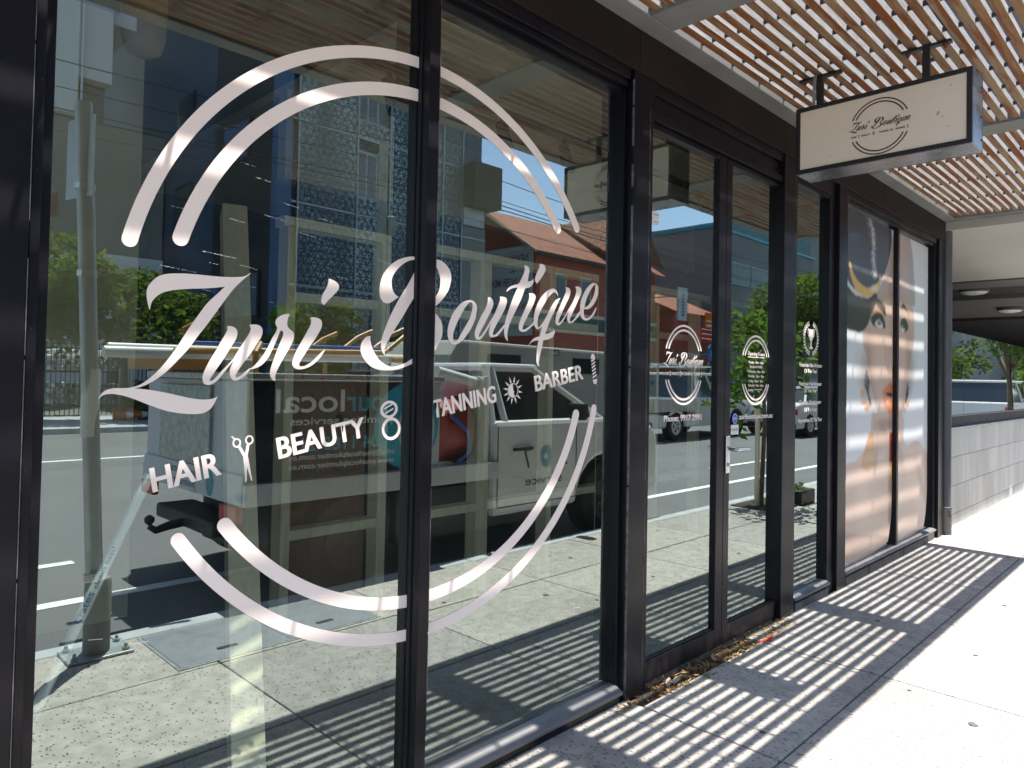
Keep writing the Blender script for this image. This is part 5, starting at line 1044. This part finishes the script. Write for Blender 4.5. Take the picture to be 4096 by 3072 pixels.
for s in (-1, 1):
    MB().box(4.38, 4.475, s * 0.62 - 0.15, s * 0.62 + 0.15, 0.78, 0.92).build('headlight', M['lamp'], ut, bevel=0.02)
    MB().box(3.02, 3.12, s * 0.96 - 0.09, s * 0.96 + 0.09, 1.12, 1.28).build('mirror', M['black'], ut, bevel=0.03)
MB().box(4.40, 4.50, -0.82, 0.82, 0.36, 0.58).build('front_bumper', M['carwhite'], ut, bevel=0.04)

# ================================================================== ACROSS THE STREET
def bldg(name, label): return thing(name, label, 'building', (0, 0, 0))
A = bldg('apartment_building', 'tall apartment block with black and slate cladding and grey perforated screens across the street')
MB().box(12.7, 22.4, -70, -22.4, -0.1, 26).build('side_wall', M['cladblue'], A); MB().box(12.2, 12.69, -27.6, -22.3, -0.1, 19).build('stair_tower', M['claddark'], A)
MB().box(12.05, 12.66, -22.28, -21.95, -0.1, 19).build('corner_fin', M['slate'], A)
for (y0, y1, z0, z1) in ((-26.6, -24.3, 9.6, 11.2), (-27.3, -26.5, 4.2, 5.4), (-26.0, -23.2, 3.4, 5.2)):
    f_ = MB().box(12.12, 12.198, y0, y1, z0, z1).build('window', M['black'], A); MB().box(12.10, 12.118, y0 + 0.12, y1 - 0.12, z0 + 0.12, z1 - 0.12).build('pane', M['slate'] if y1 - y0 < 1 or z0 > 9 else M['skyglass'], f_)  # slate blue on the high pane is reflected sky put into the colour
for (y0, y1, z0, z1) in ((-33.0, -31.0, 12.4, 14.2), (-33.0, -31.0, 8.2, 10.0)):
    f_ = MB().box(12.62, 12.698, y0, y1, z0, z1).build('window', M['black'], A); MB().box(12.60, 12.618, y0 + 0.12, y1 - 0.12, z0 + 0.12, z1 - 0.12).build('pane', M['skyglass'], f_)
prs = None
cols_ = [(13.0, 15.45), (15.5, 17.0), (17.05, 18.4), (18.45, 19.8), (19.85, 20.9)]
for j in range(6):
    z0 = 1.6 + 3.05 * j
    for i, (a, b) in enumerate(cols_):
        if i in (1,) and j in (2, 3): 
            f_ = MB().box(a, b, -22.35, -22.2, z0 + 0.7, z0 + 2.6).build('window', M['galv'], A)
            for q in range(3): MB().box(a + 0.08 + q * 0.48, a + 0.47 + q * 0.48, -22.2, -22.18, z0 + 0.8, z0 + 2.5).build('pane', M['skyglass'], f_)
            MB().box(a, b, -22.10, -22.06, z0 + 0.03, z0 + 0.68).build('screen_panel', M['screen'], A); continue
        MB().box(a + 0.02, b - 0.02, -22.10 + 0.02 * (i % 2), -22.05 + 0.02 * (i % 2), z0 + 0.03, z0 + 2.98).build('screen_panel', M['screen'], A)
    MB().box(12.7, 22.4, -22.3, -22.02, z0 - 0.06, z0 + 0.02).build('floor_edge', M['galv'], A)
MB().box(12.7, 22.4, -22.36, -22.3, -0.1, 1.5).build('ground_floor_wall', M['claddark'], A)
for x in (12.95, 15.47, 17.02, 18.42, 19.82, 20.93): MB().box(x - 0.03, x + 0.03, -22.06, -21.98, 1.5, 19).build('mullion', M['galv'], A)
MB().box(20.95, 22.6, -22.8, -21.2, 9.0, 10.9).build('dark_bay', M['darksoffit'], A); MB().box(20.95, 22.2, -22.6, -21.9, 8.2, 8.98).build('bay_base', M['galv'], A)
MB().box(20.95, 22.4, -22.5, -22.05, 1.5, 8.18).build('rendered_pier', M['concrete'], A)
B = bldg('white_apartment_building', 'white rendered apartment block with stepped balconies above a grey concrete wall')
MB().box(-12, 8.7, -46, -34, 12.7, 26).build('upper_block', M['render'], B); MB().box(8.71, 10.1, -40, -34.2, 14.5, 26).build('balcony_block', M['render'], B); MB().box(10.11, 11.2, -40, -34.6, 17.5, 26).build('balcony_block', M['render'], B)
MB().box(-14, 12.6, -46, -34.4, -0.1, 12.65).build('concrete_base', M['concrete'], B); MB().box(8.71, 10.0, -39, -34.9, 12.66, 14.4).build('recess', M['greywall'], B)
MB().box(8.8, 8.86, -34.0, -33.9, 12.7, 26).build('drain_pipe', M['render'], B)
wl = MB().box(-14, 12.1, -33.0, -32.8, -0.1, 6.5); tag(wl.build('boundary_wall', M['render']), 'pale rendered wall behind the pipe yard', 'wall')
rs_ = thing('wall_sign', 'small dark red sign high on the grey concrete wall', 'sign', (7.6, -34.38, 8.6)); MB().box(-0.55, 0.55, 0, 0.05, -0.5, 0.5).build('sign_board', simple('dark red board', (0.16, 0.03, 0.025), 0.6), rs_)
# pipe yard with black fence
fc = thing('steel_fence', 'black steel picket fence along the far footpath', 'fence', (0, -22.4, 0))
pk = MB().box(-0.011, 0.011, -0.011, 0.011, 0.02, 2.2).build('picket', M['black'], fc)
for i in range(70):
    c = pk if i == 0 else pk.copy()
    if i: COL.objects.link(c)
    c.location = (3.2 + i * 0.125, 0, 0)
for z in (0.25, 2.0): MB().box(3.1, 12.0, -0.02, 0.02, z, z + 0.04).build('rail', M['black'], fc)
pr = thing('pipe_rack', 'steel rack stacked with white pipes behind the black fence', 'rack', (5.6, -24.5, 0))
for x in (-0.1, 2.1): MB().box(x - 0.04, x + 0.04, -0.5, 0.5, 0, 2.6).build('post', M['black'], pr)
for z in (0.3, 1.35): MB().box(-0.1, 2.1, -0.5, 0.5, z - 0.06, z).build('shelf', M['black'], pr)
pp = MB().lathe([(0.075, -1.5), (0.075, 1.5), (0.066, 1.5), (0.066, 1.2)], (0, 0, 0), 'y', 14).build('pipe', M['pvc'], pr, smooth=True); first = True; rs = random.Random(9)
for z in (0.3, 1.35):
    for r_ in range(4):
        for i in range(9):
            if rs.random() < 0.2: continue
            c = pp if first else pp.copy()
            if not first: COL.objects.link(c)
            first = False; c.location = (0.12 + i * 0.2 + 0.1 * (r_ % 2), rs.uniform(-0.2, 0.2), z + 0.08 + r_ * 0.17)
for i, (x, an, lb) in enumerate(((6.35, 0.3, 'orange traffic cone lying on its side on the far footpath'), (6.75, -0.2, 'orange traffic cone with white band lying beside the other cone'))):
    cn = thing('traffic_cone', lb, 'traffic cone', (x, -19.6, 0.16), 'traffic cones', an)
    MB().lathe([(0.15, 0), (0.03, 0.7)], (0, 0, 0), 'x', 16).build('cone', M['orange'], cn, smooth=True); MB().lathe([(0.105, 0.3), (0.072, 0.46)], (0, 0, 0), 'x', 16).build('white_band', M['white'], cn); MB().box(-0.04, 0, -0.17, 0.17, -0.16, 0.17).build('base', M['orange'], cn, bevel=0.01)
pb_ = thing('plant_pot', 'dark bushy pot plant beside the fallen traffic cones', 'pot plant', (7.2, -19.9, 0)); MB().lathe([(0.16, 0), (0.22, 0.35), (0.2, 0.36)], (0, 0, 0), 'z', 16).build('pot', M['black'], pb_, smooth=True); foliage(500, 0, 0, 0.75, 0.5, 0.5, 0.5, 0.2, 12).build('foliage', M['leafA'], pb_, fix=False)
tree('wide olive green street tree in front of the pipe yard across the street', 6.6, -19.8, 0, 2.2, 0.12, (-0.1, 0, 3.4, 2.5, 1.9, 1.9), 0.30, 6500, 'leafA', 31, 'trees across the street', lobes=12)
tree('small bright green tree in front of the black stair tower', 11.0, -15.2 - 2.2, 0, 1.6, 0.07, (0.2, 0, 2.35, 1.6, 1.2, 1.25), 0.26, 3000, 'leafB', 32, 'trees across the street', lobes=10)
tree('small bright green tree in front of the perforated screens', 14.6, -17.6, 0, 1.5, 0.06, (0, 0, 2.1, 1.5, 1.1, 1.0), 0.26, 2200, 'leafB', 33, 'trees across the street', lobes=9)
tree('tall dense green tree beyond the warehouse', 44.0, -16.5, 0, 3.0, 0.22, (0, 0, 5.3, 4.6, 3.6, 3.2), 0.45, 7000, 'leafA', 34, 'trees across the street', lobes=14)
tree('large green tree down the street past the tall dense one', 58.0, -15.5, 0, 3.0, 0.22, (0, 0, 5.5, 5.2, 4.0, 3.5), 0.5, 5000, 'leafB', 35, 'trees across the street', lobes=14)
tree('green kerbside tree before the parked white cars', 21.5, -1.7, 0, 2.0, 0.08, (0, 0, 3.0, 1.6, 1.3, 1.4), 0.26, 2400, 'leafB', 36, 'kerbside trees', lobes=10)
tree('green kerbside tree beside the farther parked white car', 31.0, -1.7, 0, 2.0, 0.09, (0, 0, 3.2, 1.9, 1.4, 1.6), 0.28, 2400, 'leafB', 37, 'kerbside trees', lobes=10)
# the brick pub
D = bldg('brick_hotel', 'red brick hotel with terracotta tiled roof and a faded white sign wall across the street')
px0, px1, py0, py1, ez, rz_ = 26.7, 37.5, -30.0, -22.8, 8.0, 10.3
MB().box(px0 + 0.02, px1, py0, py1, -0.1, ez).build('wall', M['brick'], D)
MB().prism([(py0, ez + 0.01), (py1, ez + 0.01), ((py0 + py1) / 2, rz_)], px0 + 0.02, px1 - 0.02, 'x').build('gable', M['brick'], D)
rf = MB(); my = (py0 + py1) / 2
for s, ye in ((1, py1 + 0.5), (-1, py0 - 0.5)): rf.add([(px0 - 0.5, ye, ez - 0.25), (px1 + 0.4, ye, ez - 0.25), (px1 + 0.4, my, rz_ + 0.12), (px0 - 0.5, my, rz_ + 0.12), (px0 - 0.5, ye, ez - 0.13), (px1 + 0.4, ye, ez - 0.13), (px1 + 0.4, my, rz_ + 0.26), (px0 - 0.5, my, rz_ + 0.26)], [(0, 1, 2, 3), (4, 5, 6, 7), (0, 1, 5, 4), (1, 2, 6, 5), (2, 3, 7, 6), (3, 0, 4, 7)])
# cross gable
rf.add([(32.6, -26.4, rz_ + 0.30), (34.6, -26.4, rz_ + 0.9), (34.6, -21.9, rz_ + 0.9), (32.4, -21.9, ez + 0.1), (32.6, -26.4, rz_ + 0.42), (34.6, -26.4, rz_ + 1.05), (34.6, -21.9, rz_ + 1.05), (32.4, -21.9, ez + 0.25)], [(0, 1, 2, 3), (4, 5, 6, 7), (0, 1, 5, 4), (1, 2, 6, 5), (2, 3, 7, 6), (3, 0, 4, 7)])
rf.add([(34.61, -26.4, rz_ + 0.9), (36.9, -26.4, rz_ + 0.3), (37.0, -21.9, ez + 0.1), (34.61, -21.9, rz_ + 0.9), (34.61, -26.4, rz_ + 1.05), (36.9, -26.4, rz_ + 0.42), (37.0, -21.9, ez + 0.25), (34.61, -21.9, rz_ + 1.05)], [(0, 1, 2, 3), (4, 5, 6, 7), (0, 1, 5, 4), (1, 2, 6, 5), (2, 3, 7, 6), (3, 0, 4, 7)])
rf.build('roof', M['tiles'], D)
MB().box(px0 - 0.4, 32.2, py1 + 0.4, py1 + 0.52, ez - 0.32, ez - 0.2).build('gutter', M['black'], D); MB().prism([(-22.3, ez - 0.1), (-22.3, ez - 0.25), (-26.4, rz_ + 0.02), (-26.4, rz_ + 0.17)], px0 - 0.56, px0 - 0.51, 'x').build('barge_board', M['cream'], D)
MB().box(px0 - 0.05, px0 + 0.015, -26.6, -23.0, 3.6, 8.3).build('sign_wall', M['signwhite'], D)
for s, z, cp, wd in (('NEWMARKET', 7.45, 0.40, 2.7), ('HOTEL', 6.95, 0.36, 1.3), ('COUNTER MEALS', 6.25, 0.40, 3.1), ('DAILY', 5.75, 0.36, 1.1), ('ENTERTAINMENT', 4.95, 0.36, 3.0), ('', 0, 0, 0)):
    if s: text(s, 'sign_text', M['lettergrey'], (px0 - 0.052, -23.3, z), -Y, Z, cp, wd, D, lift=0.003)
for z0, z1, m_ in ((4.05, 4.75, 'greenfascia'), (4.76, 4.95, 'cream'), (3.85, 4.04, 'cream')): MB().box(px0, px1 + 0.1, py1 + 0.002, py1 + 0.14, z0, z1).build('fascia_band', M[m_], D)
for (x, z0, wd, h) in ((28.2, 5.4, 0.9, 1.6), (30.3, 5.4, 0.9, 1.6), (33.2, 5.4, 0.9, 1.6), (35.4, 5.4, 0.9, 1.6), (28.0, 0.9, 1.2, 2.0), (30.6, 0.9, 1.4, 2.0), (33.8, 0.0, 1.6, 2.7)):
    f_ = MB().box(x, x + wd, py1 - 0.05, py1 + 0.03, z0, z0 + h).build('window', M['cream'], D); MB().box(x + 0.08, x + wd - 0.08, py1 + 0.031, py1 + 0.04, z0 + 0.08, z0 + h - 0.08).build('pane', M['carglass'], f_)
# low shops and signs past the hotel
Lw = bldg('low_shop_building', 'low brick shop row with coloured signs between the hotel and the warehouse'); MB().box(37.6, 44.6, -29, -21.5, -0.1, 5.6).build('wall', M['brick'], Lw); MB().box(37.6, 44.6, -21.49, -20.3, 2.9, 3.1).build('awning', M['concrete'], Lw)
MB().box(37.8, 44.4, -21.49, -21.44, 0.4, 2.6).build('shop_window', M['carglass'], Lw)
rfm = MB().prism([(-29.2, 5.62), (-21.2, 5.62), (-25.2, 7.3)], 37.5, 44.6, 'x').build('roof', M['tiles'], Lw)
for nm, lb, x, z, hw2, hh2, mt, tx, rd in (('shop_sign', 'flat dark red notice sign on the low shop row', 38.7, 4.2, 1.0, 0.42, 'red', '', False), ('shop_sign', 'square orange sign on a white board above the red notice', 39.0, 5.05, 0.62, 0.5, 'orange', '', False), ('shop_sign', 'round blue SE sign beside the round black one', 39.4, 3.1, 0.75, 0.62, 'blue', 'SE', True), ('shop_sign', 'round black Mkt. sign under the blue one', 39.3, 2.1, 0.7, 0.6, 'black', 'Mkt.', True)):
    s_ = thing(nm, lb, 'sign', (x, -19.8, z), 'shop signs across the street')
    if rd: shape([circ((0, 0), 1, 36)], 'sign_face', M[mt], (0, 0, 0), -X * hw2, Z * hh2, s_, thick=0.06); text(tx, 'sign_text', M['sticker'], (0, 0.035, -0.12), -X, Z, 0.3, hw2 * 1.1, s_, 'c')
    else:
        MB().box(-hw2, hw2, -0.03, 0.03, -hh2, hh2).build('sign_face', M[mt], s_)
        for q in range(3 if mt == 'red' else 2): MB().box(-hw2 * 0.8, hw2 * 0.8, 0.0305, 0.034, -hh2 * 0.6 + q * 0.28, -hh2 * 0.6 + q * 0.28 + 0.06).build('print_line', M['sticker'], s_)
    MB().tube([(0, -0.04, 0), (0, -1.65, 0)], 0.03, 8).build('bracket', M['black'], s_)
vs = thing('blade_sign', 'tall narrow white blade sign projecting from the hotel corner', 'sign', (36.4, -20.2, 5.9)); MB().box(-0.5, 0.5, -0.06, 0.06, -0.95, 0.95).build('sign_face', M['signwhite'], vs); MB().tube([(0, -0.06, 0.5), (0, -2.6, 0.5)], 0.03, 8).build('bracket', M['black'], vs)
for q in range(7): MB().box(-0.12, 0.16, 0.0605, 0.064, 0.45 - q * 0.19, 0.57 - q * 0.19).build('print_line', M['lettergrey'], vs)
E_ = bldg('warehouse_building', 'tall grey warehouse with a teal roof edge and strip windows down the street')
MB().box(44.7, 62, -40, -22.8, -0.1, 12.1).build('wall', M['greywall'], E_); MB().box(44.6, 62.1, -40.1, -22.7, 12.11, 12.3).build('roof_edge', M['teal'], E_)
for x0 in (47.0, 50.2, 53.4, 56.6):
    f_ = MB().box(x0, x0 + 3.0, -22.83, -22.77, 8.5, 10.1).build('window', M['galv'], E_)
    for q in range(4): MB().box(x0 + 0.06 + q * 0.74, x0 + 0.72 + q * 0.74, -22.769, -22.76, 8.56, 10.04).build('pane', M['carglass'], f_)
MB().box(44.71, 62, -22.79, -22.70, 5.8, 8.3).build('lower_panel', M['concrete'], E_)
F2 = bldg('far_office_building', 'long grey office block at the far end of the street'); MB().box(63, 160, -45, -23.5, -0.1, 17).build('wall', M['concrete'], F2)
for q in range(8): MB().box(65 + q * 6, 69 + q * 6, -23.49, -23.44, 4.5, 6.5).build('window', M['carglass'], F2)
# power poles and wires
for x, lb in ((13.6, 'pale weathered power pole in front of the perforated screens'), (50.0, 'pale weathered power pole far along the street')):
    p_ = thing('power_pole', lb, 'power pole', (x, -17.6, 0)); MB().tube([(0, 0, 0), (0, 0, 9.0)], [0.19, 0.15], 14).build('pole', M['greypole'], p_, smooth=True); MB().box(-0.07, 0.07, -0.3, 0.3, 8.6, 8.72).build('cross_arm', M['greypole'], p_); MB().lathe([(0.12, 6.0), (0.16, 6.05), (0.16, 6.6), (0.10, 6.65)], (0.3, 0.1, 0), 'z', 14).build('pole_box', M['greypole'], p_)
wr = MB()
for (y, z, sag) in ((-11.8, 5.9, 0.35), (-12.3, 6.2, 0.4), (-16.6, 8.8, 0.6), (-18.6, 8.8, 0.5), (-17.6, 7.4, 0.5)):
    for (xa, xb) in ((-22, 13.6), (13.6, 50), (50, 90)): wr.tube([(xa + (xb - xa) * i / 12, y, z - sag * 4 * (i / 12) * (1 - i / 12)) for i in range(13)], 0.014, 5)
tag(wr.build('overhead_wires', M['black']), 'thin black overhead wires running along the street', 'wires')

# far end of the street
F3 = bldg('end_building', 'wide pale office building closing the far end of the street'); MB().box(240, 262, -70, 60, -0.1, 14).build('wall', M['greywall'], F3)
tl = MB(); rs = random.Random(77)
for i in range(34):
    k = foliage(260, rs.uniform(66, 225), rs.uniform(-21.5, -17.5), 0, 3.4, 2.4, 2.6, 0.8, 100 + i, 9); zz = rs.uniform(3.0, 6.6)
    tl.add([(p[0], p[1], p[2] + zz) for p in k.v], k.f)
tl.build('far_trees', M['leafA'], kind='stuff', fix=False)
for i in range(9):
    pass
